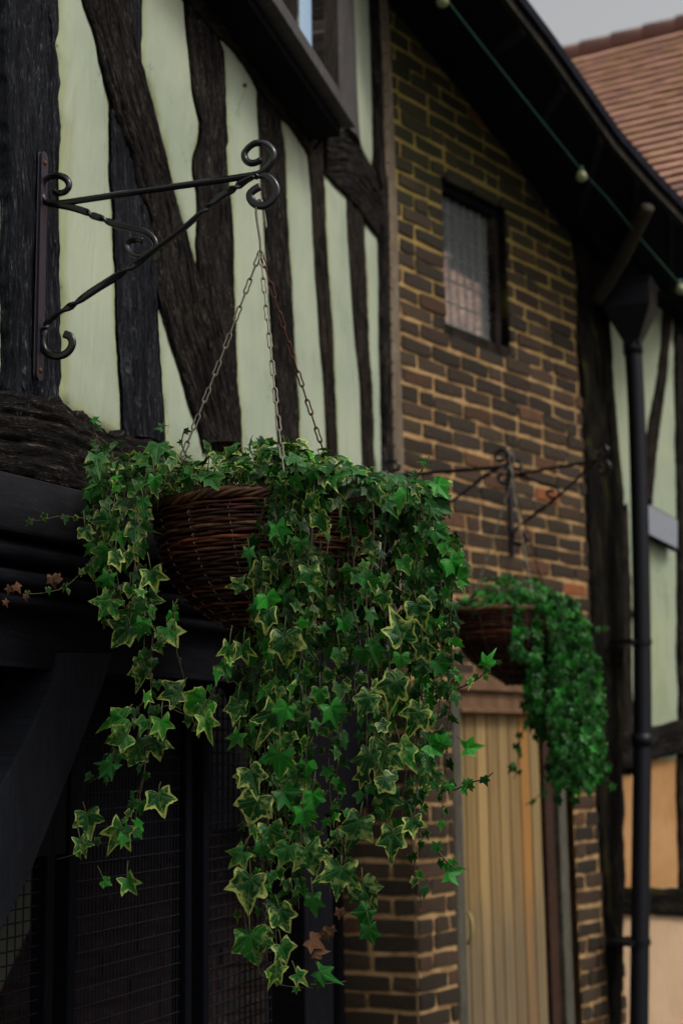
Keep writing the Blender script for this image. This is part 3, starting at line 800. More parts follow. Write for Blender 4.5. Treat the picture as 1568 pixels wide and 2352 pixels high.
# roof: soffit from the wall head out to the eaves, fascia, top slab, rafters
OPn = .5
outer = [(1088,-90),(1152,0),(1187,45),(1252,130),(1327,235),(1402,340),(1482,430),(1546,496),(1640,590)]
I3, _ = resample([BP.hit(*p) for p in inner], 40)
O3, _ = resample([BP.off(OPn).hit(*p) for p in outer], 40)
d0 = (I3[0] - I3[8]).normalized()
I3 = [I3[0] + d0 * 2.2] + I3; O3 = [O3[0] + d0 * 2.2] + O3
RF = group_part('roof', K)
def ribbon(name, A, B, mat, parent, th=Vector((0, 0, .03)), nb=1):
    V = []; UV = []; F = []; n = len(A); acc = 0
    for i in range(n):
        if i: acc += (A[i] - A[i-1]).length
        for k in range(nb + 1):
            p = A[i].lerp(B[i], k / nb); V.append(p); UV.append((k / nb * .5, acc))
    m_ = len(V); V += [v + th for v in V[:m_]]; UV += UV[:m_]
    for i in range(n - 1):
        for k in range(nb):
            q = i * (nb + 1) + k; F.append((q, q + nb + 1, q + nb + 2, q + 1)); F.append((m_ + q, m_ + q + 1, m_ + q + nb + 2, m_ + q + nb + 1))
        q = i * (nb + 1); F.append((q, m_ + q, m_ + q + nb + 1, q + nb + 1))
        q += nb; F.append((q, q + nb + 1, m_ + q + nb + 1, m_ + q))
    F.append(tuple(range(nb + 1)) + tuple(m_ + k for k in range(nb, -1, -1)))
    q = (n - 1) * (nb + 1); F.append(tuple(q + k for k in range(nb, -1, -1)) + tuple(m_ + q + k for k in range(nb + 1)))
    return mesh(name, V, F, mat, parent, False, UV)
Ib = [p - BP.n * .25 for p in I3]
ribbon('soffit', Ib, O3, M_SOFF, RF, Vector((0, 0, .02)), 5)
ribbon('roof_deck', [p + Vector((0, 0, .06)) - BP.n * 2.0 + Vector((0, 0, .0)) for p in I3], [p + BP.n * .05 + Vector((0, 0, .03)) for p in O3], M_SOFF, RF, Vector((0, 0, .05)), 1)
ribbon('fascia', [p - Vector((0, 0, .015)) for p in O3], [p + BP.n * .028 - Vector((0, 0, .015)) for p in O3], wood_mat('eaves_board', (.012, .009, .006), (.03, .022, .013), (.05, .04, .02)), RF, Vector((0, 0, .05)), 1)
ribbon('barge_beam', [p + BP.n * .03 - Vector((0, 0, .01)) for p in I3], [p + BP.n * .13 - Vector((0, 0, .025)) for p in I3], M_SOFF, RF, Vector((0, 0, .05)), 1)
mb = MB()
for i in range(2, 40, 6):
    a_, c2 = I3[i] + BP.n * .13, O3[i]
    ax = (c2 - a_); ay = d0 * .05
    mb.box(a_ - Vector((0, 0, .035)) , ax, ay, Vector((0, 0, .04)))
mb.build('rafters', wood_mat('rafter_oak', (.008, .008, .012), (.016, .015, .02), (.03, .028, .034), bump=.3, crack=.4), RF, bevel=.004)

# ------------------------------------------------------------------ string of lamps along the eaves
SLP = BP.off(.40)
S = empty('string_lights', SLP.hit(1016, 4), 'dark green festoon cable with round yellowish bulbs strung below the eaves', 'string lights')
cab = [(960,-90),(1016,-14),(1100,95),(1200,222),(1322,375),(1336,392),(1400,462),(1470,548),(1552,642),(1640,740)]
cp3 = catmull([SLP.hit(*p) for p in cab], 8)
mb = MB(); mb.tube(cp3, .0038, 6); mb.build('cable', M_GREENC, S, True)
for (x, y) in ((1016, 2), (1335, 405), (1562, 664)):
    c0 = SLP.hit(x, y)
    mb = MB(); mb.tube([c0 + Vector((0, 0, .05)), c0 + Vector((0, 0, .022))], .012, 10); sk = mb.build('bulb_socket', M_GREENC, S, True)
    bm = bmesh.new(); bmesh.ops.create_uvsphere(bm, u_segments=20, v_segments=14, radius=.026)
    for v in bm.verts:
        if v.co.z > .018: v.co.z += .006
        v.co += c0
    me = bpy.data.meshes.new('bulb'); bm.to_mesh(me); bm.free(); link('bulb', me, M_BULB, S)

# ------------------------------------------------------------------ downpipe
DP = BP.off(.17)
Dn = empty('downpipe', DP.at(bpz(1470, 1500)[0], 0), 'black rainwater downpipe with tapered hopper head beside the mossy corner post', 'downpipe')
pc_ = [DP.hit(*p) for p in [(1452,778),(1461,937),(1468,1157),(1473,1411),(1475,1665),(1472,1919),(1469,2173),(1467,2352),(1465,2600)]]
pc_.append(Vector((pc_[-1].x, pc_[-1].y, 0)))
mb = MB(); mb.tube(catmull(pc_, 6), .043, 24)
for (x, y) in ((1453,800),(1474,1700)):
    p = DP.hit(x, y); mb.tube([p + Vector((0, 0, .03)), p - Vector((0, 0, .03))], .049, 24)
mb.build('pipe', M_PIPE, Dn, True)
for (x, y) in ((1473,1475),(1469,2165)):
    p = DP.hit(x, y); mb = MB(); mb.tube([p + Vector((0, 0, .012)), p - Vector((0, 0, .012))], .050, 24)
    mb.box(p - BP.t * .1 - Vector((0, 0, .01)) - BP.n * .12, BP.t * .2, BP.n * .12, Vector((0, 0, .02)))
    mb.build('pipe_clip', M_PIPE, Dn)
hc = DP.hit(1446, 705); zt_, zm_, zb_ = DP.hit(1446, 655).z, DP.hit(1446, 712).z, DP.hit(1446, 782).z
e1 = Vector((math.cos(R(-12)), math.sin(R(-12)), 0)) ; e2 = Vector((-e1.y, e1.x, 0))
def ringq(z, h1_, h2_, c0): return [Vector((c0.x, c0.y, z)) + e1 * sx * h1_ + e2 * sy * h2_ for sx, sy in ((-1, -1), (1, -1), (1, 1), (-1, 1))]
e1, e2 = (Matrix.Rotation(R(-22), 3, 'Z') @ Vector((1, 0, 0))), (Matrix.Rotation(R(-22), 3, 'Z') @ Vector((0, 1, 0)))
pb = DP.hit(1452, 782)
rg = [ringq(zt_, .132, .115, hc), ringq(zt_ - .018, .132, .115, hc), ringq(zt_ - .02, .122, .105, hc), ringq(zm_, .120, .102, hc), ringq(zb_, .043, .043, pb), ringq(zb_ - .03, .043, .043, pb)]
V = [p for r_ in rg for p in r_]; F = [(i * 4 + k, i * 4 + (k + 1) % 4, i * 4 + 4 + (k + 1) % 4, i * 4 + 4 + k) for i in range(5) for k in range(4)] + [(0, 1, 2, 3), (20, 21, 22, 23)]
o = mesh('hopper_head', V, F, M_PIPE, Dn, False)
bm = bmesh.new(); bm.from_mesh(o.data); bmesh.ops.recalc_face_normals(bm, faces=bm.faces); bm.to_mesh(o.data); bm.free()
md = o.modifiers.new('bevel', 'BEVEL'); md.width = .004; md.segments = 2

# ------------------------------------------------------------------ rendered house beyond
Q = empty('rendered_house', RP.at(1, 0), 'pale rendered timber-framed house with peach ground floor at the right edge', 'house')
def rpz(px, py, o=0): p = RP.off(o).hit(px, py); return (p - RP.p).dot(RP.t), p.z
zb1 = (rpz(1530, 1740)[1] + rpz(1460, 1750)[1]) / 2; zb2 = rpz(1520, 2040)[1]
sheet('plaster_wall', RP, -.6, 6, zb1, rpz(1500, 600)[1], M_PLAST2, Q, (), .01, .08)
sheet('lower_wall', RP, -.6, 6, zb2, zb1, M_PEACH, Q, (), .01, .08)
sheet('lower_wall', RP, -.6, 6, 0, zb2, M_PEACH2, Q, (), .01, .08)
def rt(name, A, B, prot, mat, seed, **k): return timber(name, A, B, RP, prot, mat, Q, seed=seed, **k)
rt('brace', [(1530,600),(1528,714),(1525,768),(1515,859),(1496,962),(1486,1030),(1482,1160)], [(1552,600),(1546,737),(1538,833),(1528,911),(1517,1001),(1504,1118),(1500,1180)], .02, M_OAKR, 31, nc=8)
rt('post', [(1552,600),(1556,742),(1559,911),(1563,1157),(1564,1400),(1566,1660)], [(1640,600),(1640,742),(1640,911),(1645,1157),(1648,1400),(1650,1660)], .03, M_OAK, 32)
rt('stud', [(1432,1157),(1433,1350),(1434,1560),(1430,1780)], [(1444,1157),(1452,1350),(1455,1560),(1458,1780)], .03, M_OAKR, 33, nc=8)
rt('beam', [(1400,1690),(1440,1682),(1490,1674),(1530,1666),(1568,1655),(1700,1632)], [(1400,1772),(1440,1768),(1494,1750),(1530,1736),(1568,1728),(1700,1712)], .05, M_OAK, 34, nc=12)
rt('beam', [(1400,2034),(1450,2038),(1568,2042),(1700,2046)], [(1400,2096),(1450,2100),(1568,2106),(1700,2112)], .03, M_OAKM, 35, nc=12)
rt('post', [(1563,1730),(1566,1900),(1568,2040)], [(1650,1730),(1650,1900),(1650,2040)], .03, M_OAKR, 36, nc=8)
# sign
SGP = RP.off(.06)
sg = [SGP.hit(*p) for p in ((1484,1154),(1556,1193),(1556,1266),(1484,1228))]
SG = empty('sign_board', sg[3], 'blank grey sign board in a dark frame on the far pale wall', 'sign')
ss_ = [((p - SGP.p).dot(SGP.t), p.z) for p in sg]
slab('sign_frame', ss_, SGP, -.03, .0, M_DARKP, SG, .003)
cx = sum(s for s, _ in ss_) / 4; cz = sum(z for _, z in ss_) / 4
slab('sign_panel', [(cx + (s - cx) * .93, cz + (z - cz) * .90) for s, z in ss_], SGP, .0, .006, M_SIGN, SG, .002)

# ------------------------------------------------------------------ red tiled roof far behind
ra = R(-61); dRd = 14.0
A0 = atd(1290, 131, dRd); 
rx = Vector((math.cos(R(-29)), math.sin(R(-29)), 0))
# ridge direction follows the picture
v2 = ray(1568, 60); 
down = Vector((-.485, -.875, 0)).normalized(); PIT = R(58)
dn = down * math.cos(PIT) - Vector((0, 0, 1)) * math.sin(PIT); nr = rx.cross(dn); nr = nr if nr.z > 0 else -nr
TR = empty('tiled_roof_house', (A0.x + 4, A0.y - 3, 0), 'house with steep orange-pink clay tile roof behind the yard, top right', 'house')
mb = MB(); gauge = .115; tw_ = .165; rr = random.Random(9)
Lr0, Lr1 = -2.5, 17.0
for j in range(52):
    ox = tw_ / 2 if j % 2 else 0
    n = int((Lr1 - Lr0) / tw_)
    for i in range(n):
        x = Lr0 + i * tw_ + ox
        k = rr.uniform(.9, 1.08); q = rr.random()
        t = (.70 * k, .40 * k, .285 * k)
        if q < .16: t = (.65 * k, .39 * k, .24 * k)
        elif q < .3: t = (.55 * k, .31 * k, .24 * k)
        elif q < .31: t = (.36 * k, .22 * k, .18 * k)
        o_ = A0 + rx * (x + .002) + dn * (.10 + j * gauge + rr.uniform(-.004, .004)) 
        lift = nr * (.0 + rr.uniform(0, .004))
        th = .018
        p0 = o_ + lift; ax = rx * (tw_ - .004)
        v = [p0, p0 + ax, p0 + ax + dn * (gauge * 1.25) + nr * .056, p0 + dn * (gauge * 1.25) + nr * (.056 + rr.uniform(-.003, .003))]
        vb = [a_ - nr * th for a_ in v]
        mb.add(v + vb, [(0, 1, 2, 3), (3, 2, 6, 7), (0, 3, 7, 4), (1, 5, 6, 2)], t)
roofo = mb.build('tiles', M_TILE, TR, colattr=True)
mb = MB(); mb.box(A0 + rx * Lr0 + dn * .05 - nr * .12, rx * (Lr1 - Lr0), dn * 6.0, nr * .08)
mb.build('roof_deck', M_SOFF, TR)
mb = MB()
x = Lr0; i = 0
while x < Lr1:
    a_ = A0 + rx * x + nr * .0; c2 = A0 + rx * (x + .345)
    mb.tube([a_ + Vector((0, 0, .012)), c2 + Vector((0, 0, .0)), c2 + rx * .02 + Vector((0, 0, -.004))], [.105, .098, .098], 12); x += .34
mb.build('ridge_tiles', M_RIDGE, TR, True)
e0 = A0 + dn * 6.0; 
mb = MB(); mb.box(Vector((e0.x, e0.y, 0)) + rx * Lr0 + down * -.3, rx * (Lr1 - Lr0), -down * 4, Vector((0, 0, max(.5, e0.z - .1))))
mb.build('wall', M_PLAST2, TR)

# ------------------------------------------------------------------ wall bracket (built once, copied for the far ones)
pp = TP.off(.041)
P0 = pp.hit(98, 610)
BKn = TP.n.copy(); BKt = TP.t.copy()
BK = Plane((P0.x, P0.y), 0); BK.t = BKn; BK.n = -BKt      # vertical plane standing out from the wall
def bk(x, y): return BK.hit(x, y) - Vector((P0.x, P0.y, P0.z))
def bkc(pts, n=7): return catmull([bk(*p) for p in pts], n)
def make_bracket(label, group):
    T = bpy.data.objects.new('wall_bracket', None); col.objects.link(T); tag(T, label, 'wall bracket', group)
    def part(name, mb_, mat, sm=True): return mb_.build(name, mat, T, sm)
    zt = bk(98, 350).z; zb = bk(98, 872).z; w2 = .0125
    # plate, flat against the post with rounded ends
    pts = []
    for k in range(9): a_ = math.pi * k / 8; pts.append((math.cos(a_) * w2, zt - w2 + math.sin(a_) * w2))
    for k in range(9): a_ = math.pi + math.pi * k / 8; pts.append((math.cos(a_) * w2, zb + w2 + math.sin(a_) * w2))
    n = len(pts); V = [BKt * x + Vector((0, 0, z)) - BKn * .008 for x, z in pts] + [BKt * x + Vector((0, 0, z)) for x, z in pts]
    F = [tuple(range(n)), tuple(range(n, 2 * n))[::-1]] + [(i, (i + 1) % n, n + (i + 1) % n, n + i) for i in range(n)]
    m_ = MB(); m_.add(V, F); pl = m_.build('wall_plate', M_PLATE, T, False, bevel=.0015)
    for y in (374, 850):
        z_ = bk(98, y).z; m_ = MB(); m_.tube([Vector((0, 0, z_)) - BKn * .001, Vector((0, 0, z_)) + BKn * .003], [.006, .0045], 10)
        s_ = m_.build('screw', M_RUST, T, True); s_.parent = pl; s_.matrix_parent_inverse = Matrix()
    r = .0060
    m_ = MB(); arm = bkc([(124,437),(135,443),(150,439),(158,428),(155,414),(140,404),(118,404),(102,414),(95,432),(97,450),(108,464),(130,467),(200,457),(300,442),(400,428),(500,414),(560,405),(592,399),(610,389),(624,371),(628,352),(620,338),(605,329),(588,328),(573,336),(562,350),(563,364),(573,373),(586,373),(600,366)])
    m_.tube(arm, [r * .98] * len(arm), 10, square=True); part('arm', m_, M_IRON)
    m_ = MB(); br = bkc([(148,767),(160,772),(166,786),(161,802),(147,814),(125,817),(105,808),(97,790),(99,768),(108,745),(130,722),(170,698),(220,664),(300,614),(360,570),(420,525),(460,490),(500,455),(540,430),(572,410),(594,402),(612,405),(628,420),(634,440),(625,460),(608,471),(590,470),(577,459),(574,446),(583,436),(597,428)])
    N_ = len(br); tw2 = []; acc = 0; acc_list = []
    for i in range(N_):
        u = i / N_
        k_ = 0
        for (a_, c2) in ((.27, .31), (.34, .38), (.41, .45), (.53, .56), (.585, .615), (.64, .67)):
            k_ += 1 / (1 + math.exp(-(u - (a_ + c2) / 2) / ((c2 - a_) / 6)))
        tw2.append(k_ * math.pi * 1.5)
    m_.tube(br, [r * 1.06] * N_, 16, twist=tw2, flat=.30); part('brace', m_, M_IRON)
    m_ = MB(); cu = bkc([(112,464),(135,470),(165,476),(200,487),(215,495),(240,503),(262,514),(300,522),(330,530),(350,545),(357,562),(347,577),(325,586),(303,581),(291,566),(297,553),(315,549),(328,554)])
    N_ = len(cu); tw2 = [sum(1 / (1 + math.exp(-(i / N_ - a_) / .012)) for a_ in (.2, .3)) * math.pi * 1.1 for i in range(N_)]
    m_.tube(cu, [r * .95] * N_, 12, twist=tw2, flat=.30); part('curl', m_, M_IRON)
    return T
B1 = make_bracket('black wrought-iron scroll bracket on the left oak post holding the near basket', 'wrought iron basket brackets')
B1.location = P0
def copy_tree(o, parent=None):
    c = o.copy(); col.objects.link(c)
    if parent: c.parent = parent
    for ch in list(o.children): copy_tree(ch, c)
    return c
# far bracket on the frame post left of the bricks
hookrel = bk(600, 462)
B2 = copy_tree(B1); B2['label'] = 'distant scroll bracket with twisted brace holding the far ivy basket against the bricks'
tgt = atd(1158, 1072, 5.32); topw = bk(600, 399)
B2.location = tgt - topw
B2.rotation_euler = (0, 0, 0)
B3 = copy_tree(B1); B3['label'] = 'empty bracket on the brick wall, its arm reaching across the mossy post'
ang = math.atan2(BP.n.y, BP.n.x) - math.atan2(BKn.y, BKn.x)
B3.rotation_euler = (0, 0, ang)
loc3 = BP.off(.02).hit(1176, 1190)
zarm = (bk(98, 440)).z
B3.location = Vector((loc3.x, loc3.y, BP.off(.02).hit(1176, 1078).z - zarm))
B3.scale = (1, 1, 1)

# ------------------------------------------------------------------ hanging basket
RIM = .226
BC = atd(615, 1180, 2.78)      # rim centre
def make_basket(label, group):
    T = bpy.data.objects.new('hanging_basket', None); col.objects.link(T); tag(T, label, 'hanging basket', group)
    dep = .262
    def prof(t):       # t 0 rim .. 1 bottom
        z = -dep * t
        r = RIM * (1 - .10 * t - .90 * max(0, t) ** 3.2) if t < .97 else RIM * .08
        rr_ = [1.0, .985, .955, .925, .875, .80, .69, .52, .30, .12]
        x = t * 9; i = min(8, int(x)); f_ = x - i
        return RIM * (rr_[i] * (1 - f_) + rr_[i + 1] * f_), z
    rnd = random.Random(4)
    m_ = MB(); NS = 15; rows = 36; seg_ = 150
    for j in range(rows):
        t = .035 + .955 * (j / (rows - 1)) ; r_, z_ = prof(t)
        ph = rnd.uniform(0, 6.28); base = rnd.uniform(.0, .012)
        k = rnd.uniform(.6, 1.4); q = rnd.random()
        tn = (.055 * k, .015 * k, .006 * k)
        if q < .25: tn = (.15 * k, .042 * k, .013 * k)
        elif q < .4: tn = (.022 * k, .008 * k, .004 * k)
        elif q < .5: tn = (.12 * k, .06 * k, .03 * k)
        # each course is made of a few rods end to end
        st = ph; left = 2 * math.pi
        while left > 0:
            ln = min(left + .12, rnd.uniform(1.1, 2.6)); n = max(6, int(seg_ * ln / 6.28)); pts = []; rad = []
            rb = rnd.uniform(.0026, .0040) * (1 if t < .7 else .9)
            k2 = rnd.uniform(.75, 1.35); c_t = tuple(x * k2 for x in tn)
            dz = rnd.uniform(-.002, .002)
            for i in range(n + 1):
                a_ = st + ln * i / n
                wob = .0034 * math.cos(a_ * NS + math.pi * (j % 2)) + .0012 * math.sin(a_ * 7 + j)
                zz_ = z_ + dz + .0022 * noise.noise(Vector((a_ * 3, j * 1.7, 0)))
                pts.append(Vector((math.cos(a_) * (r_ + wob), math.sin(a_) * (r_ + wob), zz_)))
                rad.append(rb * (1 + .15 * math.sin(a_ * 11 + j)) * min(1, .45 + .2 * min(i, n - i)))
            m_.tube(pts, rad, 6, c=c_t); st += ln - .08; left -= ln - .08
    m_.build('wicker_bowl', M_WICK, T, True, colattr=True)
    m_ = MB()
    for k in range(NS * 2):
        a_ = math.pi * 2 * (k + .5 * 0) / (NS * 2) + .05
        pts = []
        for i in range(30):
            r_, z_ = prof(.03 + .95 * i / 29); r_ -= .0035; pts.append(Vector((math.cos(a_) * r_, math.sin(a_) * r_, z_)))
        m_.tube(pts, .0026, 5, c=(.05, .02, .012))
    m_.build('stakes', M_WICK, T, True, colattr=True)
    # pale stitches: threads that pass out and in between the courses
    m_ = MB()
    for k in range(16):
        a_ = math.pi * 2 * k / 16 + .11; pts = []
        for q in range(34 * 6):
            t0 = .06 + .92 * q / (34 * 6 - 1); r_, z_ = prof(t0)
            r_ += -.0022 + .0064 * max(-.6, math.sin(q / 6 * math.pi * 1.0 + k + .9 * noise.noise(Vector((q * .07, k, 0)))))
            pts.append(Vector((math.cos(a_ + t0 * .10) * r_, math.sin(a_ + t0 * .10) * r_, z_)))
        m_.tube(pts, .0009, 4)
    m_.build('stitching', M_THREAD, T, True)
    # twisted rim
    m_ = MB()
    for q in range(4):
        pts = []
        for i in range(220):
            a_ = 2 * math.pi * i / 220; b_ = a_ * 13 + q * math.pi / 2
            pts.append(Vector((math.cos(a_) * (RIM + .006 * math.cos(b_)), math.sin(a_) * (RIM + .006 * math.cos(b_)), .004 + .006 * math.sin(b_) + .002 * math.sin(a_ * 9))))
        k = rnd.uniform(.8, 1.2)
        m_.tube(pts, [.0046 * (1 + .2 * math.sin(i * .37 + q)) for i in range(220)], 6, closed=True, c=(.17 * k, .085 * k, .04 * k) if q % 2 else (.10 * k, .04 * k, .02 * k))
    m_.build('rim', M_WICK, T, True, colattr=True)
    # liner
    V = []; F = []; nA = 40; nT = 12
    for i in range(nT):
        for k in range(nA):
            a_ = 2 * math.pi * k / nA; r_, z_ = prof(i / (nT - 1)); r_ = max(.002, r_ - .009); V.append((math.cos(a_) * r_, math.sin(a_) * r_, z_ + .006))
    F = [(i * nA + k, i * nA + (k + 1) % nA, (i + 1) * nA + (k + 1) % nA, (i + 1) * nA + k) for i in range(nT - 1) for k in range(nA)]
    F.append(tuple((nT - 1) * nA + k for k in range(nA)))
    mesh('liner', V, F, M_COIR, T)
    V = []; F = []
    nT = 14
    for i in range(nT):
        for k in range(nA):
            a_ = 2 * math.pi * k / nA; rr_ = (RIM - .008) * (1 - i / (nT - 1)) + .001
            V.append((math.cos(a_) * rr_, math.sin(a_) * rr_, .0 + .05 * (1 - (rr_ / RIM) ** 2) + .012 * noise.noise(Vector((math.cos(a_) * rr_ * 30, math.sin(a_) * rr_ * 30, 0)))))
    F = [(i * nA + k, i * nA + (k + 1) % nA, (i + 1) * nA + (k + 1) % nA, (i + 1) * nA + k) for i in range(nT - 1) for k in range(nA)]
    mesh('soil', V, F, M_SOILM, T)
    # fibres poking over the rim
    m_ = MB()
    for k in range(420):
        a_ = rnd.uniform(0, 6.28); r_ = RIM - rnd.uniform(.0, .012); l = rnd.uniform(.008, .028)
        p = Vector((math.cos(a_) * r_, math.sin(a_) * r_, .004)); d = Vector((math.cos(a_) * rnd.uniform(-.2, .7), math.sin(a_) * rnd.uniform(-.2, .7), 1)) + Vector((rnd.uniform(-.5, .5), rnd.uniform(-.5, .5), 0))
        m_.tube([p, p + d * l * .5, p + d * l + Vector((rnd.uniform(-.006, .006), 0, -.003))], [.0007, .0006, .0003], 3, c=(.12, .05, .025) if rnd.random() < .7 else (.22, .14, .07))
    m_.build('fibre', M_WICK, T, False, colattr=True)
    return T
HB = make_basket('near wicker basket of dark red-brown rods hung in front of the plastered wall', 'wicker hanging baskets')
HB.location = BC
# hook and chains of the near basket
def link_loop(mb_, a, c2, rad, wd, alt, c=None):
    d = c2 - a; L = d.length; t = d / L
    ref = Vector((0, 1, 0)) if alt else Vector((1, .15, 0)); u = (ref - t * ref.dot(t)).normalized()
    pts = []
    n = 22; ov = rad * 1.2
    for i in range(n):
        th = 2 * math.pi * i / n; y = math.cos(th); x = math.sin(th)
        wv = wd * (.42 + .58 * abs(y) ** 1.5) if abs(y) < .86 else wd
        pts.append(a + t * (L / 2 + (L / 2 + ov) * y) + u * x * wv * (1 if abs(y) < .8 else 1))
    mb_.tube(pts, rad, 6, closed=True)
def make_chain(top, bot, mat, parent, rad=.0016, pitch=.029, wd=.0056, name='chain'):
    m_ = MB(); L = (bot - top).length; n = max(3, round(L / pitch))
    sag = Vector((0, 0, -.006))
    P_ = [top.lerp(bot, i / n) + sag * math.sin(math.pi * i / n) for i in range(n + 1)]
    for i in range(n): link_loop(m_, P_[i], P_[i + 1], rad, wd * (1.25 if i % 2 == 0 else .8), i % 2)
    return m_.build(name, mat, parent, True)
ringp = B1.location + bk(598, 577)
def rel(p): return p - BC
def pic_rel(x, y, d): return atd(x, y, d) - BC
dk = ringp.y
HB_child = []
def hook(parent, mapf, mat):
    m_ = MB(); hk = [(611,524),(609,505),(606,485),(604,470),(600,460),(594,459),(590,468),(588,485),(590,505),(594,530),(597,550),(598,570),(599,580)]
    m_.tube(catmull([mapf(x, y) for x, y in hk], 5), .0025, 8); return m_.build('hook', mat, parent, True)
def setpar(o, parent, base): 
    o.parent = parent; o.matrix_parent_inverse = Matrix()
h_ = hook(HB, lambda x, y: atd(x, y, dk) - BC, M_WIRE); setpar(h_, HB, BC)
for (x, y, d, mt) in ((432, 1012, dk - .02, M_WIRE), (648, 1050, dk - .10, M_WIRE), (756, 1075, dk + .16, M_RUST)):
    bot = atd(x, y, d); dirn = (bot - ringp); 
    c = make_chain(ringp - BC, bot + dirn.normalized() * .03 - BC, mt, HB); setpar(c, HB, BC)

# far basket: copy of thing and parts, its own hook and chains moved along
HB2 = copy_tree(HB); HB2['label'] = 'distant wicker basket hung before the brick wall above the door, half hidden by ivy'
BC2 = atd(1176, 1412, 5.32)
HB2.location = BC2

# ------------------------------------------------------------------ ivy
OUT = [(0,1.12),(.13,.88),(.24,.67),(.32,.51),(.43,.505),(.57,.51),(.75,.49),(.68,.33),(.59,.18),(.52,.05),(.53,-.06),(.54,-.15),(.52,-.28),(.40,-.30),(.26,-.27),(.13,-.19),(.0,-.05)]
LOBE = {0: 1, 6: 1, 12: 1}
outl = [(x, y) for x, y in OUT] + [(-x, y) for x, y in OUT[-2:0:-1]]
lv = []
for i, p in enumerate(OUT): lv.append(1.0 if i in (0, 6, 12) else (.55 if i in (1, 5, 7, 11, 13) else 0.0))
lv = lv + lv[-2:0:-1]
outl = np.array(outl); lv = np.array(lv); NO = len(outl)
OUTB = [(0,1.12),(.105,.88),(.19,.68),(.245,.50),(.40,.53),(.58,.57),(.80,.62),(.68,.38),(.54,.20),(.45,.06),(.48,-.08),(.52,-.22),(.54,-.40),(.37,-.33),(.21,-.24),(.09,-.14),(.0,-.05)]
OUTC = [(0,1.0),(.16,.80),(.29,.62),(.38,.50),(.46,.47),(.55,.44),(.66,.39),(.63,.27),(.60,.15),(.56,.04),(.54,-.05),(.50,-.15),(.42,-.26),(.33,-.27),(.22,-.24),(.11,-.17),(.0,-.06)]
mir = lambda O: np.array([(x, y) for x, y in O] + [(-x, y) for x, y in O[-2:0:-1]])
SH = [outl, mir(OUTB), mir(OUTC)]
class Leaves:
    def __init__(s): s.v = []; s.f = []; s.e = []; s.ve = []; s.t = []; s.n = 0
    def add(s, pos, tip, nrm, size, var, young, seed, rnd, curl=None):
        """pos = stalk joint; tip = direction to the tip; nrm = the leaf's upper side"""
        tip = tip.normalized(); nrm = (nrm - tip * nrm.dot(tip)).normalized(); side = tip.cross(nrm)
        cu = rnd.uniform(-.15, .75) if curl is None else curl; fold = rnd.uniform(-.05, .85) if rnd.random() < .75 else rnd.uniform(.6, 1.3)
        sx = rnd.uniform(.78, 1.08); sk = rnd.uniform(-.1, .1)
        jit = 1 + np.array([rnd.uniform(-.07, .07) for _ in range(NO)])
        slim = rnd.random() < .25
        ph = rnd.uniform(0, 6.28); wv = rnd.uniform(.02, .07)
        m1, m2 = rnd.random(), rnd.random() ** 2
        base_o = SH[0] * (1 - m1) + SH[1] * m1 if rnd.random() < .45 else SH[0] * (1 - m2) + SH[2] * m2
        asym = rnd.uniform(-.12, .12); base_o = base_o * np.stack([1 + asym * np.sign(base_o[:, 0]), np.ones(NO)], 1)
        base_o = base_o * np.stack([np.ones(NO), np.where(base_o[:, 1] > .5, 1 + (base_o[:, 1] - .5) * rnd.uniform(-.25, .45), 1)], 1)
        rings = (.30, .62, .86, 1.0); pts = [np.array([[0, 0]])]
        for r_ in rings:
            q = base_o * r_ * (jit[:, None] if r_ > .8 else 1)
            # inner rings are rounder so that the border band follows the outline
            pts.append(q)
        q = np.vstack(pts); x = q[:, 0] * sx * (.8 if slim else 1) + sk * q[:, 1] ** 2; y = q[:, 1] 
        rr_ = np.hypot(x, y)
        ve = np.concatenate([[1.0], np.tile(lv, 4)])
        z = -cu * rr_ ** 2 * .55 + fold * np.abs(x) * .7 - .035 * ve * (rr_ > .1) + wv * np.sin(np.arctan2(x, y) * 5 + ph) * rr_
        z -= fold * .25 * rr_
        k = size / 1.25
        S = np.array(side); T_ = np.array(tip); N_ = np.array(nrm); P_ = np.array(pos)
        V = P_ + k * (x[:, None] * S + y[:, None] * T_ + z[:, None] * N_)
        s.v.append(V)
        e = np.concatenate([[0]] + [np.full(NO, r_) for r_ in rings])
        s.e.append(e); s.ve.append(ve); s.t.append(np.tile([var, young, seed], (len(V), 1)))
        b0 = s.n
        for i in range(NO):
            j = (i + 1) % NO
            s.f.append((b0, b0 + 1 + i, b0 + 1 + j))
            for r_ in range(3):
                a_ = b0 + 1 + r_ * NO; c2 = a_ + NO
                s.f.append((a_ + i, c2 + i, c2 + j, a_ + j))
        s.n += len(V)
    def build(s, name, mat, parent, base):
        V = np.vstack(s.v) - np.array(base)
        o = mesh(name, V.tolist(), s.f, mat, None, True, attrs={'edge': np.concatenate(s.e), 'vein': np.concatenate(s.ve), 'tint': np.vstack(s.t)})
        o.parent = parent; return o
def tocam(p): return (EYE - p).normalized()
XR = Rv.copy(); DW = -Uv.copy()
def pic_leaf(LV, x, y, size, ang, var, young, d, rnd, tilt=None, face=None, ST=None):
    """size in picture units; ang 0 = tip down, positive = tip to the right"""
    p = atd(x, y, d); s = size * d / FPX
    tp = (DW * math.cos(R(ang)) + XR * math.sin(R(ang)))
    n = tocam(p) + Vector((rnd.uniform(-.25, .25), 0, rnd.uniform(.0, .55)))
    if face: n = Vector(face)
    tp = (tp + tocam(p) * rnd.uniform(-.1, .25)).normalized()
    j = p - tp * s * .3
    LV.add(j, tp, n, s, var, young, rnd.uniform(.5, 1), rnd)
    return j, tp

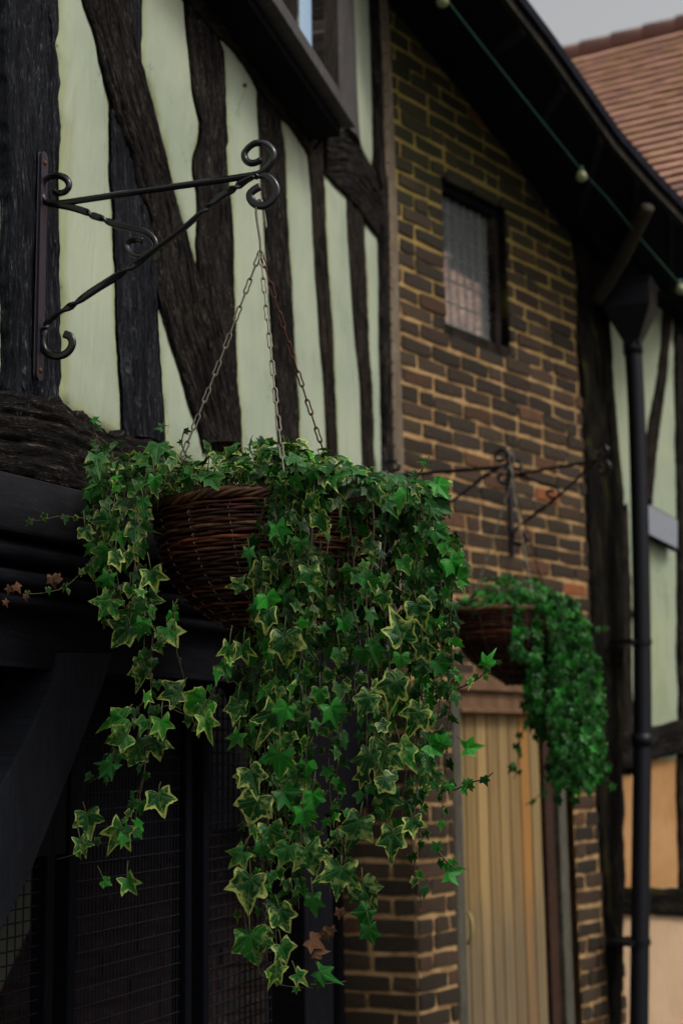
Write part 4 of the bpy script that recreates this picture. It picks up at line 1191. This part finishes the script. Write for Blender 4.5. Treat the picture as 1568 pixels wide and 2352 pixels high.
IV = empty('ivy_plant', BC, 'near variegated ivy with cream-edged leaves cascading from the large wicker basket', 'ivy', 'ivy plants in the hanging baskets')
LV = Leaves(); ST = MB(); PT = MB(); rnd = random.Random(21)
big = [ # x, y, size, tip angle, variegated, young
(655,1490,92,5,1,0),(595,1330,84,-12,1,0),(540,1345,52,-75,1,0),(626,1300,52,15,1,.1),(613,1425,66,-8,1,0),(562,1503,62,12,1,.2),(522,1503,56,-15,1,.3),(512,1540,40,-30,0,.6),
(712,1330,64,6,1,.1),(742,1393,56,-10,1,0),(690,1165,60,35,1,0),(738,1200,56,20,1,.1),(608,1160,60,0,0,.2),(600,1110,44,-20,0,.4),(915,1440,86,-160,1,0),(965,1408,74,25,1,0),
(978,1500,64,25,1,0),(902,1592,84,-18,1,0),(838,1618,66,-28,1,0),(952,1655,74,-30,1,0),(618,1662,92,-28,1,0),(540,1635,62,-15,.7,0),(766,1640,60,25,0,.7),(652,1640,56,-25,0,.9),
(880,1748,88,-12,1,0),(932,1735,80,30,1,.4),(842,1755,70,-20,.8,0),(990,1765,50,22,.8,0),(640,1752,70,-8,0,.5),(674,1800,92,-18,1,0),(582,1792,72,20,1,0),(582,1862,88,-20,1,0),(705,1768,44,0,0,1),
(832,1790,48,-10,.9,0),(888,1848,76,0,1,0),(895,1800,60,40,.8,0),(816,1912,92,-20,1,0),(900,1940,84,-5,1,0),(948,1900,50,10,1,0),(622,1925,70,10,.8,0),(660,1835,60,35,0,.4),(545,1970,54,-45,.5,.3),(600,1955,44,0,0,.3),
(655,1965,64,-20,.3,.2),(712,1978,86,18,1,0),(780,2022,86,-8,1,0),(842,2055,78,25,1,0),(570,2048,88,-12,1,0),(718,2078,52,0,.2,.5),(650,2112,72,20,1,0),(578,2178,88,8,1,.3),(655,2190,60,30,.8,.2),(630,2240,62,-35,1,.2),
(748,2240,52,60,0,.5),(690,2248,40,50,.6,.2),(850,2150,56,10,0,.2),(835,2110,60,-30,0,.1),(720,1840,52,5,0,1),(700,1880,64,12,0,.6),(540,1700,46,-30,.2,.6),
(325,1550,74,-8,1,0),(392,1597,72,-75,1,0),(450,1625,84,-50,.9,.9),(476,1668,60,20,.9,.7),(374,1672,56,10,.8,.8),(262,1654,78,-80,.6,.4),(272,1695,66,-70,1,.2),(306,1735,66,-25,1,.2),(360,1718,60,8,1,0),
(245,1768,56,-45,0,.2),(368,1845,66,12,.9,0),(202,1890,62,10,.9,0),(266,1922,72,-30,1,.2),(190,1945,50,20,.8,0),(300,2035,54,30,.5,.3),(318,1915,34,40,0,.5),(245,2028,26,60,.2,.5),(272,1740,40,0,0,.4),
(312,1230,64,0,1,0),(352,1332,60,15,1,.1),(342,1388,58,20,1,0),(242,1395,66,-35,1,.2),(280,1458,70,-50,1,0),(300,1420,60,-40,1,.2),(322,1400,50,0,1,.1),(392,1462,66,28,.7,.5),(325,1445,54,-15,0,.5),(238,1278,60,-30,.4,.3),(268,1290,54,10,.9,0),
(200,1228,44,20,1,0),(250,1210,62,-25,.8,0),(285,1165,54,0,1,0),(330,1160,40,5,.3,.3),(330,1510,30,0,0,.6),(245,1335,46,-20,0,.5),(355,1110,46,0,0,.4),(395,1420,34,-10,0,.9),
(1122,1515,44,150,0,.9),(1085,1718,50,95,.2,1),(1040,2003,48,95,0,1),(1045,1300,60,40,0,.8),(1032,1255,46,45,.3,.7),(1010,1225,50,60,0,.3),(1012,1165,60,60,0,.3),(1065,1335,40,60,.2,.8),(1015,1535,56,35,0,.3),(1000,1720,54,60,0,.9),(1020,1700,40,150,0,.9),
(640,1225,60,15,0,.7),(690,1260,54,-5,0,.5),(572,1275,40,0,0,.4),(640,1270,44,-30,0,.7),(618,1385,54,20,0,.9),(590,1400,44,-20,0,.5),(660,1380,50,0,.4,.4),(790,1440,44,10,0,.4),(700,1450,44,0,0,.6),(850,1340,56,40,0,.6),(930,1300,48,30,.7,.5),(880,1380,50,-10,.8,.1),(780,1510,46,0,.6,.1),(735,1600,46,0,.3,.3),(860,1500,50,20,0,.4),(920,1520,44,0,.2,.6),
]
def petiole(j, tp, rnd, back=.02, rad=.0009):
    e = j - tp * .012 + Vector((rnd.uniform(-.006, .006), rnd.uniform(.3, 1) * back, rnd.uniform(.008, .028)))
    m = j.lerp(e, .5) + Vector((0, -.004, .004))
    PT.tube([j, m, e], [rad, rad, rad * 1.1], 5); return e
for (x, y, s, a, vr, yg) in big:
    dd_ = 2.50 if y > 1180 else 2.56
    if x > 960: dd_ = 2.62
    if x < 420: dd_ = 2.58 - rnd.uniform(0, .06)
    dd_ += rnd.uniform(-.03, .03)
    j, tp = pic_leaf(LV, x, y, s * .98, a, vr, yg, dd_, rnd)
    petiole(j, tp, rnd)
# stems of the cascade, leaves along each of them
def vine(path, dvals, dens=26, smin=24, smax=52, pvar=.5, pyoung=.35, end_small=True, rad=.0018, skip=0, spread=16, droop=1, jit=.02, LVs=None):
    LVs = LVs or LV
    P3 = []
    for i, (x, y) in enumerate(path):
        u = i / max(1, len(path) - 1); k = u * (len(dvals) - 1); a_ = int(min(k, len(dvals) - 2)) if len(dvals) > 1 else 0
        d = dvals[a_] + (dvals[a_ + 1] - dvals[a_]) * (k - a_) if len(dvals) > 1 else dvals[0]
        P3.append(atd(x, y, d))
    C_ = catmull(P3, 8)
    pts, L = resample(C_, max(6, int(sum((a_ - c2).length for a_, c2 in zip(C_, C_[1:])) / .012)))
    pts = [p + Vector((noise.noise(p * 18), noise.noise(p * 18 + Vector((7, 0, 0))), 0)) * .006 for p in pts]
    ST.tube(pts, [rad * (1.15 - .6 * i / len(pts)) for i in range(len(pts))], 5)
    step = dens * 2.6 / FPX / 1.0; s = step * rnd.uniform(.2, 1); sd_ = 1
    while s < L:
        i = min(len(pts) - 2, int(s / L * (len(pts) - 1))); p = pts[i]; u = s / L
        q_ = p - EYE; fx = 784 + FPX * q_.dot(Rv) / q_.dot(Fv); fy = 1176 - FPX * q_.dot(Uv) / q_.dot(Fv)
        hole = (700 < fx < 892 and 1172 + (fx - 700) * .22 < fy < 1262 + (fx - 700) * .2 and rnd.random() < .8)
        if u >= skip and not hole:
            sz = rnd.uniform(smin, smax) * (1 - .35 * u if end_small else 1) * 2.6 / FPX
            az = rnd.uniform(-1, 1)
            off = XR * sd_ * rnd.uniform(.2, 1) * spread * 2.6 / FPX + tocam(p) * rnd.uniform(.0, .03) + Vector((0, 0, rnd.uniform(-.006, .012)))
            j = p + off
            tp = (DW * droop + XR * (sd_ * rnd.uniform(-.1, .9)) + tocam(p) * rnd.uniform(.0, .5)).normalized()
            n = tocam(p) * rnd.uniform(.25, 1) + XR * rnd.uniform(-.9, .9) + Vector((0, 0, rnd.uniform(-.1, .9)))
            vr = 1 if rnd.random() < pvar else rnd.uniform(0, .25); yg = rnd.uniform(.5, 1) if rnd.random() < pyoung else rnd.uniform(0, .3)
            LVs.add(j, tp, n, sz, vr, yg, rnd.random() ** 2, rnd)  # mostly low seeds: darker leaf colour as painted shade within the cascade
            mid = p.lerp(j, .5) + Vector((0, 0, .004)); PT.tube([p, mid, j], .0008, 4)
            sd_ = -sd_
        s += step * rnd.uniform(.6, 1.4)
# main cascade
for k in range(46):
    x1 = rnd.uniform(560, 1035) if k < 40 else rnd.uniform(630, 820)
    if x1 < 640: ye = rnd.choice([1500, 1620, 1750, 1850, 2150, 2200])
    elif k >= 40: ye = rnd.uniform(1400, 1640)
    elif x1 < 720: ye = rnd.choice([1500, 1600, 1750, 1980, 2050, 2090])
    elif x1 < 800: ye = rnd.choice([1560, 1640, 1700, 1980, 2060])
    elif x1 < 900: ye = rnd.uniform(1750, 2150)
    elif x1 < 980: ye = rnd.uniform(1800, 2110)
    else: ye = rnd.uniform(1650, 2030)
    x0 = x1 + rnd.uniform(-30, 30) - (x1 - 800) * .12; x0 = max(600, min(1000, x0))
    y0 = 1120 + max(0, (x0 - 700)) * .22 + rnd.uniform(-20, 30)
    edge_r = max(0, (x1 - 860) / 180)
    dfront = 2.53 + .16 * edge_r; dd_ = dfront + rnd.uniform(0, .1) + (rnd.random() < .4) * rnd.uniform(.05, .3)
    path = [(x0 + (700 - x0) * .15, y0 - 40), (x0, y0)]
    n = 6
    for i in range(1, n + 1):
        u = i / n; path.append((x0 + (x1 - x0) * min(1, u * 2) + rnd.uniform(-12, 12), y0 + (ye - y0) * u))
    vine(path, [dd_ + .05, dd_, dd_], dens=27, smin=26, smax=56, pvar=.42, pyoung=.38, skip=.04)
# short trails over the front of the rim, right of the bare wicker
for k in range(13):
    x0 = rnd.uniform(600, 770); x1 = x0 + rnd.uniform(-22, 16); ye = rnd.uniform(1240, 1470); dd_ = rnd.uniform(2.50, 2.56)
    vine([(x0 + 10, 1085), (x0, 1120), ((x0 + x1) / 2, (1120 + ye) / 2), (x1, ye)], [dd_ + .06, dd_, dd_], dens=24, smin=28, smax=54, pvar=.4, pyoung=.35)
# right outer bulge
for k in range(16):
    x1 = rnd.uniform(940, 1050); ye = rnd.uniform(1350, 1650); x0 = rnd.uniform(860, 960); y0 = 1120 + (x0 - 860) * .5
    dd_ = rnd.uniform(2.62, 2.95)
    vine([(x0 - 60, y0), (x0, y0 - 10), (x1 - 10, y0 + 90), (x1, (y0 + ye) / 2), (x1 + rnd.uniform(-20, 14), ye)], [dd_, dd_], dens=24, smin=28, smax=52, pvar=.22, pyoung=.45)
# left spill
for path, dv in [
 ([(420,1080),(330,1090),(290,1150),(300,1260),(330,1360),(350,1460),(348,1560),(345,1660),(330,1780),(310,1880),(300,1935)], [2.62, 2.56, 2.56]),
 ([(400,1070),(300,1080),(240,1150),(235,1250),(240,1340)], [2.66, 2.6]),
 ([(430,1090),(345,1120),(320,1200),(310,1330),(330,1420),(390,1480)], [2.6, 2.54]),
 ([(390,1060),(270,1060),(220,1120),(215,1200),(240,1290),(280,1440)], [2.75, 2.7, 2.66]),
 ([(400,1100),(290,1110),(262,1200),(270,1320),(300,1450)], [2.7, 2.64])]:
    vine(path, dv, dens=24, smin=28, smax=52, pvar=.55, pyoung=.25)
vine([(230,1180),(215,1290),(225,1380),(250,1440)], [2.72, 2.66], dens=30, smin=26, smax=44)
vine([(398,1380),(402,1450),(412,1520),(425,1580)], [2.55, 2.55], dens=60, smin=16, smax=24, spread=8, rad=.0009)
vine([(345,1600),(300,1650),(260,1700),(240,1770),(200,1800)], [2.56, 2.56], dens=22, smin=18, smax=34, spread=12, rad=.001)
vine([(330,1780),(300,1860),(240,1920),(180,1960),(130,1975)], [2.56, 2.6], dens=55, smin=16, smax=26, spread=8, rad=.0009)
vine([(478,1640),(420,1640),(380,1620),(350,1640)], [2.54, 2.54], dens=30, smin=20, smax=34, spread=12, rad=.001)
vine([(520,1500),(500,1560),(470,1620),(440,1680)], [2.5, 2.5], dens=26, smin=20, smax=40, spread=14)
vine([(300,1160),(240,1180),(190,1190),(140,1185),(95,1195),(66,1192)], [2.6, 2.5], dens=26, smin=16, smax=30, spread=10, rad=.0011)
vine([(290,1170),(250,1230),(210,1290),(160,1340),(110,1360),(55,1365)], [2.62, 2.5], dens=30, smin=14, smax=28, spread=10, rad=.0012)
for path in ([(620,2150),(600,2200),(590,2235),(640,2262),(700,2270)], [(700,2262),(740,2262),(795,2255)]): vine(path, [2.52, 2.52], dens=40, smin=18, smax=30, spread=8, rad=.001)
# sprigs
vine([(1000,1590),(1050,1582),(1095,1560),(1125,1535),(1150,1520)], [2.66, 2.6], dens=20, smin=20, smax=34, pvar=.1, pyoung=.8, spread=10)
vine([(990,1810),(1040,1815),(1075,1800),(1110,1790),(1130,1775)], [2.66, 2.6], dens=18, smin=20, smax=34, pvar=.1, pyoung=.8, spread=10)
vine([(880,1130),(920,1120),(955,1100),(975,1070),(985,1048)], [2.68, 2.66], dens=16, smin=22, smax=36, pvar=.1, pyoung=.9, spread=12, droop=.1)
vine([(380,1060),(380,1010),(376,970)], [2.7, 2.7], dens=18, smin=24, smax=36, pvar=.1, pyoung=.7, spread=8, droop=.0)
vine([(320,1070),(260,1050),(225,1020),(212,985),(208,960)], [2.66, 2.62], dens=18, smin=24, smax=38, pvar=.1, pyoung=.7, spread=10, droop=.1)
vine([(430,1050),(420,1020),(425,985)], [2.7, 2.7], dens=24, smin=16, smax=26, pvar=.1, pyoung=.9, spread=6, droop=.0)
vine([(1040,1250),(1062,1290),(1068,1330)], [2.7, 2.66], dens=20, smin=30, smax=44, pvar=.1, pyoung=.6, spread=10)
vine([(960,1150),(1010,1160),(1035,1190)], [2.7, 2.66], dens=18, smin=34, smax=50, pvar=.2, pyoung=.3, spread=12)
vine([(1000,1950),(1030,1985),(1048,1998)], [2.62, 2.6], dens=20, smin=24, smax=36, pvar=.1, pyoung=.8, spread=10)
# mound over the rim: leaves lie flatter and catch the sky
def mound(LVs, cen, n, zlo, rad, seed_, dome=.10, smin=.022, smax=.046, pvar=.35, pyoung=.35, topz=None):
    rn = random.Random(seed_)
    for k in range(n):
        a_ = rn.uniform(0, 2 * math.pi); rr_ = rad * math.sqrt(rn.uniform(.0, 1.18))
        x, y = math.cos(a_) * rr_, math.sin(a_) * rr_
        hgt = dome * (1 - .75 * (rr_ / rad) ** 2) + .02 * noise.noise(Vector((x * 14, y * 14, seed_)))
        if rr_ > rad: hgt -= (rr_ - rad) * 1.0
        # the plant leans to the right of the basket
        z = zlo + hgt * rn.uniform(.25, 1.0)
        p = cen + Vector((x, y, z))
        out = Vector((math.cos(a_), math.sin(a_), 0))
        yaw = rn.uniform(0, 6.28); tp = (out * rn.uniform(.3, 1) + Vector((math.cos(yaw), math.sin(yaw), 0)) * .8 + Vector((0, 0, rn.uniform(-.9, .2))))
        nn = Vector((rn.uniform(-.6, .6), rn.uniform(-.6, .6), 1)) + out * rn.uniform(0, .6) + tocam(p) * rn.uniform(0, .6)
        vr = 1 if rn.random() < pvar else rn.uniform(0, .3); yg = rn.uniform(.4, 1) if rn.random() < pyoung else rn.uniform(0, .3)
        LVs.add(p, tp, nn, rn.uniform(smin, smax), vr, yg, rn.random(), rn)
        if rn.random() < .7: 
            q = p - tp.normalized() * .004; PT.tube([q, q + Vector((rn.uniform(-.01, .01), rn.uniform(-.01, .01), -rn.uniform(.015, .045)))], .0009, 4)
mound(LV, BC, 430, .02, RIM * 1.05, 5, dome=.125)
# left shoulder and right shoulder of the mound
for k in range(70):
    x = rnd.uniform(205, 400); y = rnd.uniform(1020, 1130) + (x < 260) * 20; d = rnd.uniform(2.55, 2.85)
    p = atd(x, y, d); tp = XR * rnd.uniform(-1, .5) + Vector((0, 0, rnd.uniform(-.9, .3))) + tocam(p) * .4
    LV.add(p, tp, Vector((rnd.uniform(-.5, .5), -.4, 1)), rnd.uniform(.022, .044), 1 if rnd.random() < .35 else .1, rnd.choice([.1, .2, .8]), rnd.random(), rnd)
    PT.tube([p, p + Vector((.01, .01, -.03))], .0009, 4)
for k in range(190):
    x = rnd.uniform(640, 1010); yt = 1035 + (x - 640) * .2; y = yt + abs(rnd.gauss(0, 46)); d = rnd.uniform(2.52, 2.9)
    p = atd(x, y, d); tp = XR * rnd.uniform(-.6, 1) + Vector((0, 0, rnd.uniform(-1, .2))) + tocam(p) * .5
    LV.add(p, tp, Vector((rnd.uniform(-.4, .6), -.5, .9)), rnd.uniform(.022, .046), 1 if rnd.random() < .3 else .1, rnd.choice([.1, .1, .3, .8]), rnd.random(), rnd)
    PT.tube([p, p + Vector((.0, .01, -.03))], .0009, 4)
LV.build('foliage', M_LEAF, IV, BC)
so1 = ST.build('stems', M_STEM, None, True); so1.parent = IV; so1.matrix_parent_inverse = Matrix.Translation(-BC)
so2 = PT.build('leaf_stalks', M_PET, None, True); so2.parent = IV; so2.matrix_parent_inverse = Matrix.Translation(-BC)
# withered leaves
DL = Leaves()
for (x, y, s, a) in ((122,1335,34,10),(40,1350,24,40),(20,1355,22,-20),(14,1385,18,30),(60,1372,16,0),(725,2165,40,60),(745,2150,34,-30),(733,2188,36,100),(760,2140,26,10),(780,2100,30,0),(130,1330,26,-60)):
    pic_leaf(DL, x, y, s, a, 0, 0, 2.5, rnd)
o = DL.build('withered_leaves', M_DEAD, IV, BC)

# far ivy
IV2 = empty('ivy_plant', BC2, 'distant blurred ivy spilling down the right of the far basket beside the door', 'ivy', 'ivy plants in the hanging baskets')
LV_near, ST, PT = LV, MB(), MB()
L2 = Leaves(); rnd = random.Random(77)
mound(L2, BC2, 360, .0, RIM * .95, 15, dome=.15, smin=.024, smax=.042, pvar=.2, pyoung=.5)
def vine2(path, d, dens, smin, smax):
    global ST
    C_ = catmull([atd(x, y, d) for x, y in path], 6); ST.tube(C_, .0015, 4)
    for i in range(len(path) - 1):
        (xa, ya), (xb, yb) = path[i], path[i + 1]; l = math.hypot(xb - xa, yb - ya); n = max(1, int(l / dens))
        for k in range(n):
            u = (k + rnd.random()) / n; p = atd(xa + (xb - xa) * u + rnd.uniform(-9, 9), ya + (yb - ya) * u, d) + tocam(atd(xa, ya, d)) * rnd.uniform(0, .03)
            tp = DW + XR * rnd.uniform(-.8, .8) + tocam(p) * rnd.uniform(0, .5)
            L2.add(p, tp, tocam(p) + XR * rnd.uniform(-.6, .6) + Vector((0, 0, rnd.uniform(0, .9))), rnd.uniform(smin, smax), 1 if rnd.random() < .35 else .1, rnd.choice([.1, .2, .5, .9]), rnd.random(), rnd)
for k in range(62):
    x1 = rnd.uniform(1182, 1375); u = max(0, (x1 - 1190) / 182)
    ye = (1560 + 290 * min(1, u * 2.2)) * 1.0 if u < .45 else 1840 - 40 * rnd.random()
    ye = ye + rnd.uniform(-120, 10) 
    x0 = 1195 + (x1 - 1195) * rnd.uniform(.4, .8); y0 = 1362 + (x0 - 1200) * .16
    d = rnd.uniform(5.08, 5.4)
    vine2([(x0 - 20, y0 - 8), (x0, y0), (x0 + (x1 - x0) * .6, y0 + 60), (x1, y0 + 150), (x1 + rnd.uniform(-8, 8), (y0 + ye) / 2 + 60), (x1 + rnd.uniform(-14, 14), ye)], d, 11, .026, .044)
vine2([(1370,1700),(1385,1760),(1400,1800),(1415,1812)], 5.2, 14, .022, .034)
vine2([(1215,1640),(1195,1700),(1185,1770),(1180,1790)], 5.2, 14, .02, .034)
vine2([(1260,1800),(1235,1830),(1205,1850)], 5.2, 18, .016, .028)
vine2([(1372,1440),(1392,1450),(1400,1440)], 5.2, 18, .02, .03)
L2.build('foliage', M_LEAF2, IV2, BC2)
so1 = ST.build('stems', M_STEM, None, True); so1.parent = IV2; so1.matrix_parent_inverse = Matrix.Translation(-BC2)
